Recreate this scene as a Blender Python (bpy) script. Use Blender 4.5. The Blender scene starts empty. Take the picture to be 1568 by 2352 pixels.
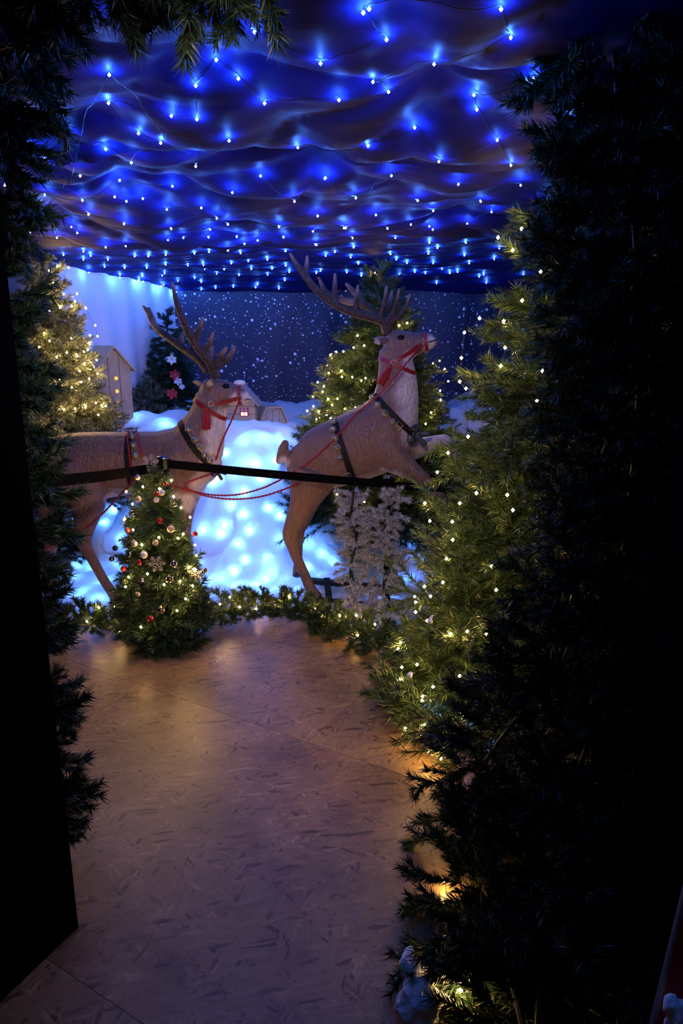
import bpy, math, random
import numpy as np
from mathutils import Vector, Matrix, Quaternion
from mathutils.bvhtree import BVHTree

random.seed(7); RNG = np.random.default_rng(7)
SC = bpy.context.scene
COL = SC.collection

# ------------------------------------------------------------------ camera, world, exposure
CAM_H, PITCH, FPX = 1.65, math.radians(14.0), 1620.0
cam_d = bpy.data.cameras.new('camera'); cam = bpy.data.objects.new('camera', cam_d); COL.objects.link(cam)
cam.location = (0, 0, CAM_H); cam.rotation_euler = (math.radians(90) - PITCH, 0, 0)
cam_d.sensor_fit = 'VERTICAL'; cam_d.sensor_height = 36.0; cam_d.lens = FPX / 2352 * 36.0
cam_d.clip_start = 0.02; SC.camera = cam
w = bpy.data.worlds.new('world'); SC.world = w; w.use_nodes = True
w.node_tree.nodes['Background'].inputs['Color'].default_value = (0.6, 0.5, 0.5, 1)
w.node_tree.nodes['Background'].inputs['Strength'].default_value = 0.007
w.cycles.sampling_method = 'NONE'
vs = SC.view_settings; vs.view_transform = 'Standard'; vs.look = 'None'; vs.gamma = 1.0; vs.use_curve_mapping = False
vs.exposure = 0.95
SC.cycles.max_bounces = 3; SC.cycles.diffuse_bounces = 3; SC.cycles.glossy_bounces = 2; SC.cycles.transparent_max_bounces = 4
SC.cycles.adaptive_threshold = 0.2; SC.cycles.sample_clamp_indirect = 3.0; SC.cycles.caustics_reflective = False; SC.cycles.caustics_refractive = False
WARM = (1.0, 0.56, 0.17); S_WARM = 235.0
BLUE = (0.05, 0.20, 1.0); S_BLUE = 1500.0
SNOWBLUE = (0.07, 0.25, 1.0); S_SNOW = 1150.0
# added spot, unseen above the frame, to brighten the reindeer and walkway
ld = bpy.data.lights.new('added_spot', 'SPOT'); ld.energy = 50.0; ld.color = (1.0, 0.72, 0.67); ld.spot_size = math.radians(66); ld.spot_blend = 1.0; ld.shadow_soft_size = .05
lo = bpy.data.objects.new('added_spot', ld); COL.objects.link(lo); lo.location = (-0.1, 0.70, 2.15)
lo.rotation_euler = (Vector((-0.35, 4.3, 0.55)) - lo.location).to_track_quat('-Z', 'Y').to_euler()

C0 = np.array([0, 0, CAM_H]); cp, sp = math.cos(PITCH), math.sin(PITCH)
def ray(x, y):
    u, v = (x - 784) / FPX, (1176 - y) / FPX
    return np.array([u, cp + v * sp, -sp + v * cp])
def P(x, y, Y):                       # the point seen at a photo pixel, on the vertical plane at distance Y
    d = ray(x, y); return C0 + d * (Y / d[1])
def FL(x, y, z=0.0):                  # the point seen at a photo pixel, at height z
    d = ray(x, y); return C0 + d * ((z - CAM_H) / d[2])
def proj(p):
    q = np.asarray(p) - C0
    dep = q[..., 1] * cp - q[..., 2] * sp
    return 784 + FPX * q[..., 0] / dep, 1176 - FPX * (q[..., 1] * sp + q[..., 2] * cp) / dep
def mpp(p):                           # metres for one photo pixel at p
    q = np.asarray(p) - C0; return (q[1] * cp - q[2] * sp) / FPX

# ------------------------------------------------------------------ noise
_G = RNG.random((64, 64))
def vnoise(x, y):
    xi, yi = np.floor(x).astype(int), np.floor(y).astype(int)
    fx, fy = x - xi, y - yi; fx = fx * fx * (3 - 2 * fx); fy = fy * fy * (3 - 2 * fy)
    g = lambda a, b: _G[a % 64, b % 64]
    return (g(xi, yi) * (1 - fx) + g(xi + 1, yi) * fx) * (1 - fy) + (g(xi, yi + 1) * (1 - fx) + g(xi + 1, yi + 1) * fx) * fy - .5
def fbm(x, y, o=4):
    s, a = 0, 1
    for k in range(o):
        s = s + a * vnoise(x * 2 ** k + 7.3 * k, y * 2 ** k + 3.1 * k); a *= .5
    return s
def sstep(a, b, x):
    t = np.clip((x - a) / (b - a), 0, 1); return t * t * (3 - 2 * t)

# ------------------------------------------------------------------ materials
def mat(name, col, rough=.6, metal=0., noise=None, bump=None, spec=.5, emit=None, trans=0., sheen=0.):
    m = bpy.data.materials.new(name); m.use_nodes = True; nt = m.node_tree; b = nt.nodes['Principled BSDF']
    b.inputs['Base Color'].default_value = (*col, 1); b.inputs['Roughness'].default_value = rough
    b.inputs['Metallic'].default_value = metal; b.inputs['Specular IOR Level'].default_value = spec
    if sheen: b.inputs['Sheen Weight'].default_value = sheen
    tc = nt.nodes.new('ShaderNodeTexCoord')
    if noise:
        sc_, c2, det = noise
        n = nt.nodes.new('ShaderNodeTexNoise'); n.inputs['Scale'].default_value = sc_; n.inputs['Detail'].default_value = det
        nt.links.new(tc.outputs['Object'], n.inputs['Vector'])
        r = nt.nodes.new('ShaderNodeValToRGB'); r.color_ramp.elements[0].position = .35; r.color_ramp.elements[1].position = .68
        r.color_ramp.elements[0].color = (*col, 1); r.color_ramp.elements[1].color = (*c2, 1)
        nt.links.new(n.outputs['Fac'], r.inputs['Fac']); nt.links.new(r.outputs['Color'], b.inputs['Base Color'])
    if bump:
        sc_, st, di = bump
        n2 = nt.nodes.new('ShaderNodeTexNoise'); n2.inputs['Scale'].default_value = sc_; n2.inputs['Detail'].default_value = 1
        nt.links.new(tc.outputs['Object'], n2.inputs['Vector'])
        bm = nt.nodes.new('ShaderNodeBump'); bm.inputs['Strength'].default_value = st; bm.inputs['Distance'].default_value = di
        nt.links.new(n2.outputs['Fac'], bm.inputs['Height']); nt.links.new(bm.outputs['Normal'], b.inputs['Normal'])
    if emit:
        b.inputs['Emission Color'].default_value = (*emit[0], 1); b.inputs['Emission Strength'].default_value = emit[1]
    if trans:
        tr = nt.nodes.new('ShaderNodeBsdfTranslucent'); mx = nt.nodes.new('ShaderNodeMixShader'); mx.inputs[0].default_value = trans
        tr.inputs['Color'].default_value = (*col, 1)
        out = nt.nodes['Material Output']; nt.links.new(b.outputs[0], mx.inputs[1]); nt.links.new(tr.outputs[0], mx.inputs[2])
        nt.links.new(mx.outputs[0], out.inputs['Surface'])
    return m
def emat(name, col, s):
    m = bpy.data.materials.new(name); m.use_nodes = True; nt = m.node_tree; nt.nodes.clear()
    e = nt.nodes.new('ShaderNodeEmission'); e.inputs[0].default_value = (*col, 1); e.inputs[1].default_value = s
    o = nt.nodes.new('ShaderNodeOutputMaterial'); nt.links.new(e.outputs[0], o.inputs[0]); return m
def needle_mat(name, dark, light, pale, frac):
    m = bpy.data.materials.new(name); m.use_nodes = True; nt = m.node_tree; b = nt.nodes['Principled BSDF']
    g = nt.nodes.new('ShaderNodeNewGeometry'); r = nt.nodes.new('ShaderNodeValToRGB'); e = r.color_ramp.elements
    e[0].color = (*dark, 1); e[1].position = max(.02, 1 - frac - .02); e[1].color = (*light, 1)
    x = e.new(min(.99, 1 - frac + .02)); x.color = (*pale, 1)
    nt.links.new(g.outputs['Random Per Island'], r.inputs['Fac']); nt.links.new(r.outputs['Color'], b.inputs['Base Color'])
    b.inputs['Roughness'].default_value = .42; b.inputs['Specular IOR Level'].default_value = .45
    return m

M = {}
M['warm'] = emat('warm_bulb_glow', WARM, S_WARM)
M['blue'] = emat('blue_bulb_glow', BLUE, S_BLUE)
M['blue_near'] = emat('near_blue_bulb_glow', BLUE, S_BLUE * .55)
M['snowled'] = emat('snow_bulb_glow', SNOWBLUE, S_SNOW)
M['wire'] = mat('dark_green_wire', (.006, .012, .007), .5)
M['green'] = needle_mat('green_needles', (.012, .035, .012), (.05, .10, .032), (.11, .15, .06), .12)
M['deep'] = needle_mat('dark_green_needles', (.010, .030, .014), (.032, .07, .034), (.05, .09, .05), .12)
M['frost'] = needle_mat('frosted_needles', (.025, .05, .022), (.09, .125, .06), (.34, .36, .30), .30)
M['flock'] = needle_mat('flocked_needles', (.02, .05, .03), (.10, .14, .10), (.74, .75, .80), .66)
M['twig'] = mat('brown_twig', (.035, .024, .014), .8)
M['trunk'] = mat('trunk_bark', (.05, .035, .022), .9, noise=(30, (.02, .015, .01), 4))
M['black'] = mat('black_paint', (.0022, .0022, .003), .7, spec=.08)
M['blackwall'] = mat('black_wall', (.0025, .0025, .004), 1.0, spec=0.0)
M['snow'] = mat('cotton_snow', (.86, .86, .88), .95, bump=(38, .5, .02), spec=.1, trans=.42)
M['cotton'] = mat('cotton_wool', (.80, .80, .82), .95, bump=(60, .5, .012), spec=.1)
M['fabric'] = mat('navy_ceiling_cloth', (.012, .016, .17), .6, spec=.05)
M['white_cloth'] = mat('white_curtain', (.82, .81, .83), .9)
M['red'] = mat('red_leather', (.30, .012, .020), .45, bump=(120, .2, .003))
M['rope'] = mat('red_cord', (.38, .015, .022), .6)
M['strap'] = mat('dark_leather', (.014, .013, .014), .6, spec=.18)
M['bow'] = mat('dark_green_ribbon', (.026, .046, .062), .5)
M['gold'] = mat('antique_gold', (.62, .50, .30), .28, 1.)
M['bell'] = mat('brushed_bell_metal', (.62, .58, .46), .32, .85, noise=(60, (.40, .37, .28), 3))
M['chrome'] = mat('chrome', (.6, .6, .62), .12, 1.)
M['belt'] = mat('black_webbing', (.003, .0025, .004), .9, spec=.03)

M['eye'] = mat('glossy_dark_eye', (.012, .006, .005), .08)
M['nose'] = mat('dark_nose', (.03, .018, .02), .35)
M['wood'] = mat('pale_pine', (.50, .40, .29), .7, noise=(9, (.38, .29, .20), 6), bump=(40, .2, .004))
M['roofwood'] = mat('yellow_plywood', (.60, .49, .27), .65, noise=(12, (.50, .39, .20), 5))
M['greywood'] = mat('grey_washed_boards', (.42, .40, .40), .75, noise=(11, (.30, .29, .30), 5))
M['dkwood'] = mat('dark_gap', (.03, .02, .015), .9)
M['redpaint'] = mat('red_window_paint', (.45, .03, .06), .5)
M['holelit'] = emat('lit_hole', (1.0, .45, .10), .8)
M['litwin'] = emat('lit_window', (1.0, .62, .28), 2.2)
M['pinkwin'] = emat('lit_window_pink', (1.0, .42, .50), 1.6)
M['iron'] = mat('black_iron', (.008, .008, .010), .5)
M['snowflake'] = mat('glitter_snowflake', (.62, .55, .48), .4, .3, noise=(150, (.35, .30, .26), 2))
M['paleedge'] = mat('pale_metal_edge', (.30, .24, .24), .4, .3)
M['redboard'] = mat('red_board', (.42, .010, .022), .5)

def deer_mat():
    m = bpy.data.materials.new('painted_deer_coat'); m.use_nodes = True; nt = m.node_tree; b = nt.nodes['Principled BSDF']
    a = nt.nodes.new('ShaderNodeAttribute'); a.attribute_name = 'coat'
    tc = nt.nodes.new('ShaderNodeTexCoord'); mp = nt.nodes.new('ShaderNodeMapping'); mp.inputs['Scale'].default_value = (70, 70, 26)
    n = nt.nodes.new('ShaderNodeTexNoise'); n.inputs['Scale'].default_value = 1; n.inputs['Detail'].default_value = 3; n.inputs['Distortion'].default_value = 1.2
    nt.links.new(tc.outputs['Object'], mp.inputs['Vector']); nt.links.new(mp.outputs[0], n.inputs['Vector'])
    bm = nt.nodes.new('ShaderNodeBump'); bm.inputs['Strength'].default_value = .9; bm.inputs['Distance'].default_value = .016
    n.inputs['Detail'].default_value = 2; nt.links.new(n.outputs['Fac'], bm.inputs['Height']); nt.links.new(bm.outputs[0], b.inputs['Normal'])
    mx = nt.nodes.new('ShaderNodeMix'); mx.data_type = 'RGBA'; mx.blend_type = 'MULTIPLY'; mx.inputs[0].default_value = .55
    r = nt.nodes.new('ShaderNodeValToRGB'); r.color_ramp.elements[0].position = .3; r.color_ramp.elements[0].color = (.55, .5, .48, 1); r.color_ramp.elements[1].position = .65
    nt.links.new(n.outputs['Fac'], r.inputs[0]); nt.links.new(a.outputs['Color'], mx.inputs[6]); nt.links.new(r.outputs[0], mx.inputs[7])
    nt.links.new(mx.outputs[2], b.inputs['Base Color']); b.inputs['Roughness'].default_value = .5
    return m
M['deer'] = deer_mat(); M['antler'] = deer_mat(); M['antler'].name = 'antler_paint'

def star_mat():
    m = bpy.data.materials.new('navy_cloth_with_star_print'); m.use_nodes = True; nt = m.node_tree; b = nt.nodes['Principled BSDF']
    tc = nt.nodes.new('ShaderNodeTexCoord')
    def mth(op, a, c=None):
        k = nt.nodes.new('ShaderNodeMath'); k.operation = op
        for i, v in enumerate((a, c)):
            if v is None: continue
            if isinstance(v, (int, float)): k.inputs[i].default_value = v
            else: nt.links.new(v, k.inputs[i])
        return k.outputs[0]
    dots = None
    for sc_, off, r0, r1 in ((22, 0, .09, .26), (44, 11, .12, .22)):
        mp = nt.nodes.new('ShaderNodeMapping'); mp.inputs['Location'].default_value = (off, 0, off); mp.inputs['Scale'].default_value = (1, .0, 1)
        nt.links.new(tc.outputs['Object'], mp.inputs[0])
        v = nt.nodes.new('ShaderNodeTexVoronoi'); v.inputs['Scale'].default_value = sc_; nt.links.new(mp.outputs[0], v.inputs['Vector'])
        s = nt.nodes.new('ShaderNodeSeparateColor'); nt.links.new(v.outputs['Color'], s.inputs[0])
        nz = nt.nodes.new('ShaderNodeTexNoise'); nz.inputs['Scale'].default_value = 2.2; nt.links.new(mp.outputs[0], nz.inputs['Vector'])
        rad = mth('ADD', mth('MULTIPLY', mth('POWER', s.outputs[0], 3.0), r1), r0)
        on = mth('LESS_THAN', mth('MULTIPLY', s.outputs[1], 1.0), mth('MULTIPLY', nz.outputs['Fac'], 1.5))
        d = mth('MULTIPLY', mth('LESS_THAN', v.outputs['Distance'], rad), on)
        dots = d if dots is None else mth('MAXIMUM', dots, d)
    mx = nt.nodes.new('ShaderNodeMix'); mx.data_type = 'RGBA'
    mx.inputs[6].default_value = (.019, .026, .062, 1); mx.inputs[7].default_value = (.88, .92, 1.0, 1)
    nt.links.new(dots, mx.inputs[0]); nt.links.new(mx.outputs[2], b.inputs['Base Color']); b.inputs['Roughness'].default_value = .6
    return m
M['stars'] = star_mat()

def osb_mat():
    m = bpy.data.materials.new('strand_board'); m.use_nodes = True; nt = m.node_tree; b = nt.nodes['Principled BSDF']
    tc = nt.nodes.new('ShaderNodeTexCoord'); prev = None
    wz = nt.nodes.new('ShaderNodeTexNoise'); wz.noise_dimensions = '2D'; wz.inputs['Scale'].default_value = 5.0; wz.inputs['Detail'].default_value = 0; nt.links.new(tc.outputs['Object'], wz.inputs['Vector'])
    wm = nt.nodes.new('ShaderNodeVectorMath'); wm.operation = 'MULTIPLY_ADD'; wm.inputs[1].default_value = (.045, .045, 0); nt.links.new(wz.outputs['Color'], wm.inputs[0]); nt.links.new(tc.outputs['Object'], wm.inputs[2])
    for k, (ang, sx, sy) in enumerate(((.2, 21, 88), (1.35, 26, 100), (-.75, 18, 78))):
        mp = nt.nodes.new('ShaderNodeMapping'); mp.vector_type = 'POINT'; mp.inputs['Rotation'].default_value = (0, 0, ang); mp.inputs['Location'].default_value = (k * 3.7, k * 1.9, 0)
        nt.links.new(wm.outputs[0], mp.inputs[0])
        m2 = nt.nodes.new('ShaderNodeMapping'); m2.inputs['Scale'].default_value = (sx, sy, 1); nt.links.new(mp.outputs[0], m2.inputs[0])
        v = nt.nodes.new('ShaderNodeTexVoronoi'); v.voronoi_dimensions = '2D'; v.inputs['Scale'].default_value = 1; v.inputs['Randomness'].default_value = 1; nt.links.new(m2.outputs[0], v.inputs['Vector'])
        sp_c = nt.nodes.new('ShaderNodeSeparateColor'); nt.links.new(v.outputs['Color'], sp_c.inputs[0])
        r = nt.nodes.new('ShaderNodeValToRGB'); e = r.color_ramp.elements
        e[0].color = (.12, .070, .036, 1); e[1].color = (.46, .31, .155, 1); x = e.new(.12); x.color = (.27, .17, .082, 1); x = e.new(.6); x.color = (.315, .20, .098, 1); x = e.new(.92); x.color = (.36, .24, .12, 1)
        nt.links.new(sp_c.outputs[0], r.inputs[0])
        if prev is None: prev = r.outputs[0]
        else:
            st = nt.nodes.new('ShaderNodeMath'); st.operation = 'GREATER_THAN'; st.inputs[1].default_value = .55; nt.links.new(sp_c.outputs[2], st.inputs[0])
            mx = nt.nodes.new('ShaderNodeMix'); mx.data_type = 'RGBA'; nt.links.new(st.outputs[0], mx.inputs[0]); nt.links.new(prev, mx.inputs[6]); nt.links.new(r.outputs[0], mx.inputs[7]); prev = mx.outputs[2]
    n = nt.nodes.new('ShaderNodeTexNoise'); n.noise_dimensions = '2D'; n.inputs['Scale'].default_value = 2.6; n.inputs['Detail'].default_value = 4; nt.links.new(tc.outputs['Object'], n.inputs['Vector'])
    r = nt.nodes.new('ShaderNodeValToRGB'); r.color_ramp.elements[0].position = .32; r.color_ramp.elements[0].color = (.55, .53, .52, 1); r.color_ramp.elements[1].position = .66
    nt.links.new(n.outputs['Fac'], r.inputs[0])
    mx = nt.nodes.new('ShaderNodeMix'); mx.data_type = 'RGBA'; mx.blend_type = 'MULTIPLY'; mx.inputs[0].default_value = 1
    nt.links.new(prev, mx.inputs[6]); nt.links.new(r.outputs[0], mx.inputs[7]); nt.links.new(mx.outputs[2], b.inputs['Base Color'])
    b.inputs['Roughness'].default_value = .40; b.inputs['Specular IOR Level'].default_value = .4
    return m
M['osb'] = osb_mat()

# ------------------------------------------------------------------ mesh helpers
class MB:
    def __init__(self): self.v = []; self.f = []; self.m = []; self.n = 0
    def add(self, v, f, mi=0):
        v = np.asarray(v, float); self.v.append(v); self.f += [tuple(i + self.n for i in q) for q in f]; self.m += [mi] * len(f); self.n += len(v); return self
    def box(self, lo, hi, mi=0, R=None, c=None):
        lo, hi = np.array(lo, float), np.array(hi, float)
        v = np.array([[(lo, hi)[i][0], (lo, hi)[j][1], (lo, hi)[k][2]] for i in (0, 1) for j in (0, 1) for k in (0, 1)])
        if R is not None: v = v @ np.array(R).T
        if c is not None: v = v + np.array(c)
        return self.add(v, [(0, 1, 3, 2), (4, 6, 7, 5), (0, 4, 5, 1), (2, 3, 7, 6), (0, 2, 6, 4), (1, 5, 7, 3)], mi)
    def tube(self, pts, r, n=6, mi=0, cap=True):
        pts = np.asarray(pts, float); k = len(pts); r = np.broadcast_to(np.asarray(r, float), (k,))
        t = np.gradient(pts, axis=0); t /= np.linalg.norm(t, axis=1)[:, None] + 1e-12
        a = np.array([0, 0, 1.]) if abs(t[0][2]) < .9 else np.array([1., 0, 0])
        V = []; nrm = np.cross(t[0], a); nrm /= np.linalg.norm(nrm)
        for i in range(k):
            nrm = nrm - t[i] * nrm.dot(t[i]); nrm /= np.linalg.norm(nrm) + 1e-12; bn = np.cross(t[i], nrm)
            for j in range(n):
                q = 2 * math.pi * j / n; V.append(pts[i] + r[i] * (math.cos(q) * nrm + math.sin(q) * bn))
        F = [(i * n + j, i * n + (j + 1) % n, (i + 1) * n + (j + 1) % n, (i + 1) * n + j) for i in range(k - 1) for j in range(n)]
        if cap: F += [tuple(range(n))[::-1], tuple((k - 1) * n + j for j in range(n))]
        return self.add(V, F, mi)
    def etube(self, pts, ra, rb, axis_b=(0, 1, 0), n=16, mi=0):   # elliptical tube, rb along axis_b
        pts = np.asarray(pts, float); k = len(pts); B = np.array(axis_b, float); V = []
        t = np.gradient(pts, axis=0)
        for i in range(k):
            ti = t[i] - B * t[i].dot(B) * .6; ti /= np.linalg.norm(ti); bb = B - ti * B.dot(ti); bb /= np.linalg.norm(bb); aa = np.cross(ti, bb)
            for j in range(n):
                q = 2 * math.pi * j / n; V.append(pts[i] + ra[i] * math.cos(q) * aa + rb[i] * math.sin(q) * bb)
        V.append(pts[0] - (pts[1] - pts[0]) / np.linalg.norm(pts[1] - pts[0]) * ra[0] * .5)
        V.append(pts[-1] + (pts[-1] - pts[-2]) / np.linalg.norm(pts[-1] - pts[-2]) * ra[-1] * .5)
        F = [(i * n + j, i * n + (j + 1) % n, (i + 1) * n + (j + 1) % n, (i + 1) * n + j) for i in range(k - 1) for j in range(n)]
        F += [((j + 1) % n, j, k * n) for j in range(n)] + [((k - 1) * n + j, (k - 1) * n + (j + 1) % n, k * n + 1) for j in range(n)]
        return self.add(V, F, mi)
    def lathe(self, prof, c, n=20, mi=0, R=None):
        V = []; c = np.array(c, float)
        for r, z in prof:
            for j in range(n):
                q = 2 * math.pi * j / n; V.append((r * math.cos(q), r * math.sin(q), z))
        V = np.array(V)
        if R is not None: V = V @ np.array(R).T
        k = len(prof)
        F = [(i * n + j, i * n + (j + 1) % n, (i + 1) * n + (j + 1) % n, (i + 1) * n + j) for i in range(k - 1) for j in range(n)]
        F += [tuple(range(n))[::-1], tuple((k - 1) * n + j for j in range(n))]
        return self.add(V + c, F, mi)
    def ell(self, c, r, n=14, mi=0, R=None):
        k = n // 2 + 1; prof = [(max(1e-4, math.sin(math.pi * i / (k - 1))), -math.cos(math.pi * i / (k - 1))) for i in range(k)]
        r = np.broadcast_to(np.asarray(r, float), (3,)); V = []
        for a, z in prof:
            for j in range(n):
                q = 2 * math.pi * j / n; V.append((a * math.cos(q) * r[0], a * math.sin(q) * r[1], z * r[2]))
        V = np.array(V)
        if R is not None: V = V @ np.array(R).T
        F = [(i * n + j, i * n + (j + 1) % n, (i + 1) * n + (j + 1) % n, (i + 1) * n + j) for i in range(k - 1) for j in range(n)]
        return self.add(V + np.array(c), F, mi)
    def prism(self, poly, d0, d1, mi=0):   # convex polygon in xz extruded along y
        n = len(poly); V = [(x, d0, z) for x, z in poly] + [(x, d1, z) for x, z in poly]
        F = [tuple(range(n)), tuple(range(2 * n - 1, n - 1, -1))] + [(i, i + n, (i + 1) % n + n, (i + 1) % n) for i in range(n)]
        return self.add(V, F, mi)
    def mesh(self, name, mats, smooth=False, off=(0, 0, 0)):
        me = bpy.data.meshes.new(name); V = np.concatenate(self.v) - np.array(off, float)
        me.from_pydata(V.tolist(), [], self.f)
        for m in (mats if isinstance(mats, (list, tuple)) else [mats]): me.materials.append(m)
        if len(me.materials) > 1: me.polygons.foreach_set('material_index', self.m)
        if smooth: me.polygons.foreach_set('use_smooth', [True] * len(me.polygons))
        me.update(); return me
    def build(self, name, mats, parent=None, smooth=False, origin=None):
        off = origin if origin is not None else (base(parent) if parent else np.zeros(3))
        return link(name, self.mesh(name, mats, smooth, off), parent, None if parent is None and origin is None else (np.array(off) - base(parent) if parent else off))
def base(o):
    p = np.array(o.location)
    return p + base(o.parent) if o.parent else p
def link(name, me, parent=None, loc=None):
    o = bpy.data.objects.new(name, me); COL.objects.link(o)
    if parent: o.parent = parent
    if loc is not None: o.location = loc
    return o
def tag(o, label=None, cat=None, group=None, kind=None):
    if label: o['label'] = label
    if cat: o['category'] = cat
    if group: o['group'] = group
    if kind: o['kind'] = kind
    return o
def thing(name, loc, label, cat, group=None, kind=None):
    o = bpy.data.objects.new(name, None); COL.objects.link(o); o.location = loc; o.empty_display_size = .05
    return tag(o, label, cat, group, kind)
def grid(fn, us, vs_):
    U, V = np.meshgrid(us, vs_, indexing='ij'); X, Y, Z = fn(U, V)
    nu, nv = U.shape; verts = np.stack([X, Y, Z], -1).reshape(-1, 3)
    idx = np.arange(nu * nv).reshape(nu, nv)
    F = np.stack([idx[:-1, :-1], idx[1:, :-1], idx[1:, 1:], idx[:-1, 1:]], -1).reshape(-1, 4)
    return verts, [tuple(q) for q in F.tolist()]
def spline(pts, n):                  # Catmull-Rom through points
    p = np.asarray(pts, float); p = np.vstack([2 * p[0] - p[1], p, 2 * p[-1] - p[-2]]); k = len(p) - 3; out = []
    for s in np.linspace(0, k - 1e-6, n):
        i = int(s); t = s - i; a, b, c, d = p[i], p[i + 1], p[i + 2], p[i + 3]
        out.append(.5 * (2 * b + (c - a) * t + (2 * a - 5 * b + 4 * c - d) * t * t + (3 * b - a - 3 * c + d) * t ** 3))
    return np.array(out)

# ------------------------------------------------------------------ the setting: floor boards, walls, cloth ceiling, drapes
floor = thing('floor', (0, 0, 0), 'brown strand board floor of the walkway', 'floor', kind='structure')
a0, a1 = FL(120, 2210)[:2], FL(330, 2352)[:2]
sd = (a1 - a0) / np.linalg.norm(a1 - a0); sn = np.array([-sd[1], sd[0]])
if sn[1] < 0: sn = -sn
fang = math.atan2(sd[1], sd[0])
for i in range(-2, 6):
    for j in range(-3, 4):
        c = a0 + sn * (i * 1.25 + .625) + sd * (j * 2.5 + (1.25 if i % 2 else .3))
        if not (-3.4 < c[0] < 3.4 and -1.6 < c[1] < 8.4): continue
        b = MB().box((-1.2492, -.6242, -.018), (1.2492, .6242, 0.0))
        o = link('floor_board', b.mesh('floor_board', M['osb']), floor, (c[0], c[1], random.uniform(-.0004, 0)))
        o.rotation_euler = (0, 0, fang + (math.pi if (i + j) % 2 else 0))

def ceil_z(X, Y): return 2.36 - .045 * (Y - 1.7) - .004 * X * X
PINS = [P(735, 195, 2.55), P(268, 300, 2.75), P(620, 530, 3.85), P(1040, 485, 3.6), P(1000, 60, 2.0), P(150, 480, 3.4), P(430, 560, 4.3), P(80, 230, 2.3)]
def cloth(X, Y, ya, yb, seed):
    z = ceil_z(X, Y)
    t = (Y - ya) / (yb - ya)
    z = z - .05 * np.exp(-((t - 1) / .16) ** 2) - .02 * np.sin(np.clip(t, 0, 1) * math.pi)
    for i, p in enumerate(PINS):
        dx, dy = X - p[0], Y - p[1]; r = np.hypot(dx, dy); th = np.arctan2(dy, dx)
        fold = np.abs(np.sin(th * 3.5 + i * 1.7 + .8 * vnoise(r * 3 + i, th * 2))) ** .8
        z = z - .065 * (r / .35) * np.exp(-r / .45) * fold + .035 * np.exp(-(r / .10) ** 2)
    z = z + .048 * fbm(X * 1.1 + seed, Y * .9 + seed, 3) + .011 * fbm(X * 2.4 + .8 * Y + seed, Y * 6 + .9 * X + seed, 3) + .004 * fbm(X * 7, Y * 20 + seed, 2)
    return z
SHEETS = [(0.9, 2.50), (2.42, 3.90), (3.80, 7.25)]
ceiling = thing('ceiling', (0, 4, 2.3), 'draped navy cloth ceiling', 'ceiling', kind='structure')
for k, (ya, yb) in enumerate(SHEETS):
    def fn(U, V, ya=ya, yb=yb, k=k):
        Y = ya + (yb - ya) * V + .10 * np.sin(U * 1.7 + k * 2) * V ** 4 + .06 * np.sin(U * 3.9 + k) * V ** 4
        Z = cloth(U, Y, ya, yb, 5.3 * k)
        return U, Y, Z + (.012 if k == 1 else 0)
    v, f = grid(fn, np.linspace(-2.9, 2.6, 210), np.linspace(0, 1, 120 if k < 2 else 240))
    MB().add(v, f).build('cloth_sheet', M['fabric'], ceiling, smooth=True)
def cloth_low(x, y):                  # the underside of the cloth at one place
    zs = [cloth(np.array(x), np.array(y), ya, yb, 5.3 * k) for k, (ya, yb) in enumerate(SHEETS) if ya - .05 <= y <= yb + .05]
    return float(min(zs)) if zs else float(ceil_z(x, y))
def hit_ceiling(px, py):
    d = ray(px, py); Y = np.arange(1.0, 7.05, .006); p = C0 + d[None] * (Y / d[1])[:, None]; low = np.full(len(Y), 9.)
    for k, (ya, yb) in enumerate(SHEETS):
        z = cloth(p[:, 0], Y, ya, yb, 5.3 * k); low = np.where((Y >= ya - .05) & (Y <= yb + .05), np.minimum(low, z), low)
    i = np.nonzero(p[:, 2] > low)[0]
    return p[i[0]] if len(i) else None

CW0, CW1 = P(112, 628, 5.22), P(398, 676, 7.05)
def fnw(U, V):
    kx = np.array([-3.4, CW0[0] - .12, CW0[0], CW1[0] + .01]); ky = np.array([5.36, 5.32, CW0[1] + .06, CW1[1]]); kt = np.array([0, .35, .42, 1.0])
    X = np.interp(U, kt, kx); Y = np.interp(U, kt, ky)
    amp = (.020 * np.sin(U * 60 + 2 * np.sin(V * 1.5)) + .05 * fbm(U * 14, V * .8, 3)) * (.45 + .55 * (1 - V))
    return X + .9 * amp, Y - .35 * amp, V * 2.2 + 0 * U
v, f = grid(fnw, np.linspace(0, 1, 200), np.linspace(0, 1, 40))
tag(MB().add(v, f).build('wall_left', M['white_cloth'], smooth=True), 'white curtain hung along the far left side', 'curtain', kind='structure')
def fnb(U, V):
    return U, 7.08 + .035 * np.sin(U * 9 + 1.5 * np.sin(U * 2.3) + .7 * V) * (1.1 - .4 * V) + .06 * fbm(U * 2.2, V * 1.1, 3), V * 2.3
v, f = grid(fnb, np.linspace(-1.72, 2.7, 240), np.linspace(0, 1, 60))
tag(MB().add(v, f).build('wall_back', M['stars'], smooth=True), 'navy drape printed with white stars', 'drape', kind='structure')
def fnr(U, V):
    return 2.45 + .03 * np.sin(U * 10), U, V * 2.35
v, f = grid(fnr, np.linspace(1.75, 7.3, 120), np.linspace(0, 1, 12))
tag(MB().add(v, f).build('wall_right', M['stars'], smooth=True), 'navy star drape at the far right side', 'drape', kind='structure')

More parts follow.
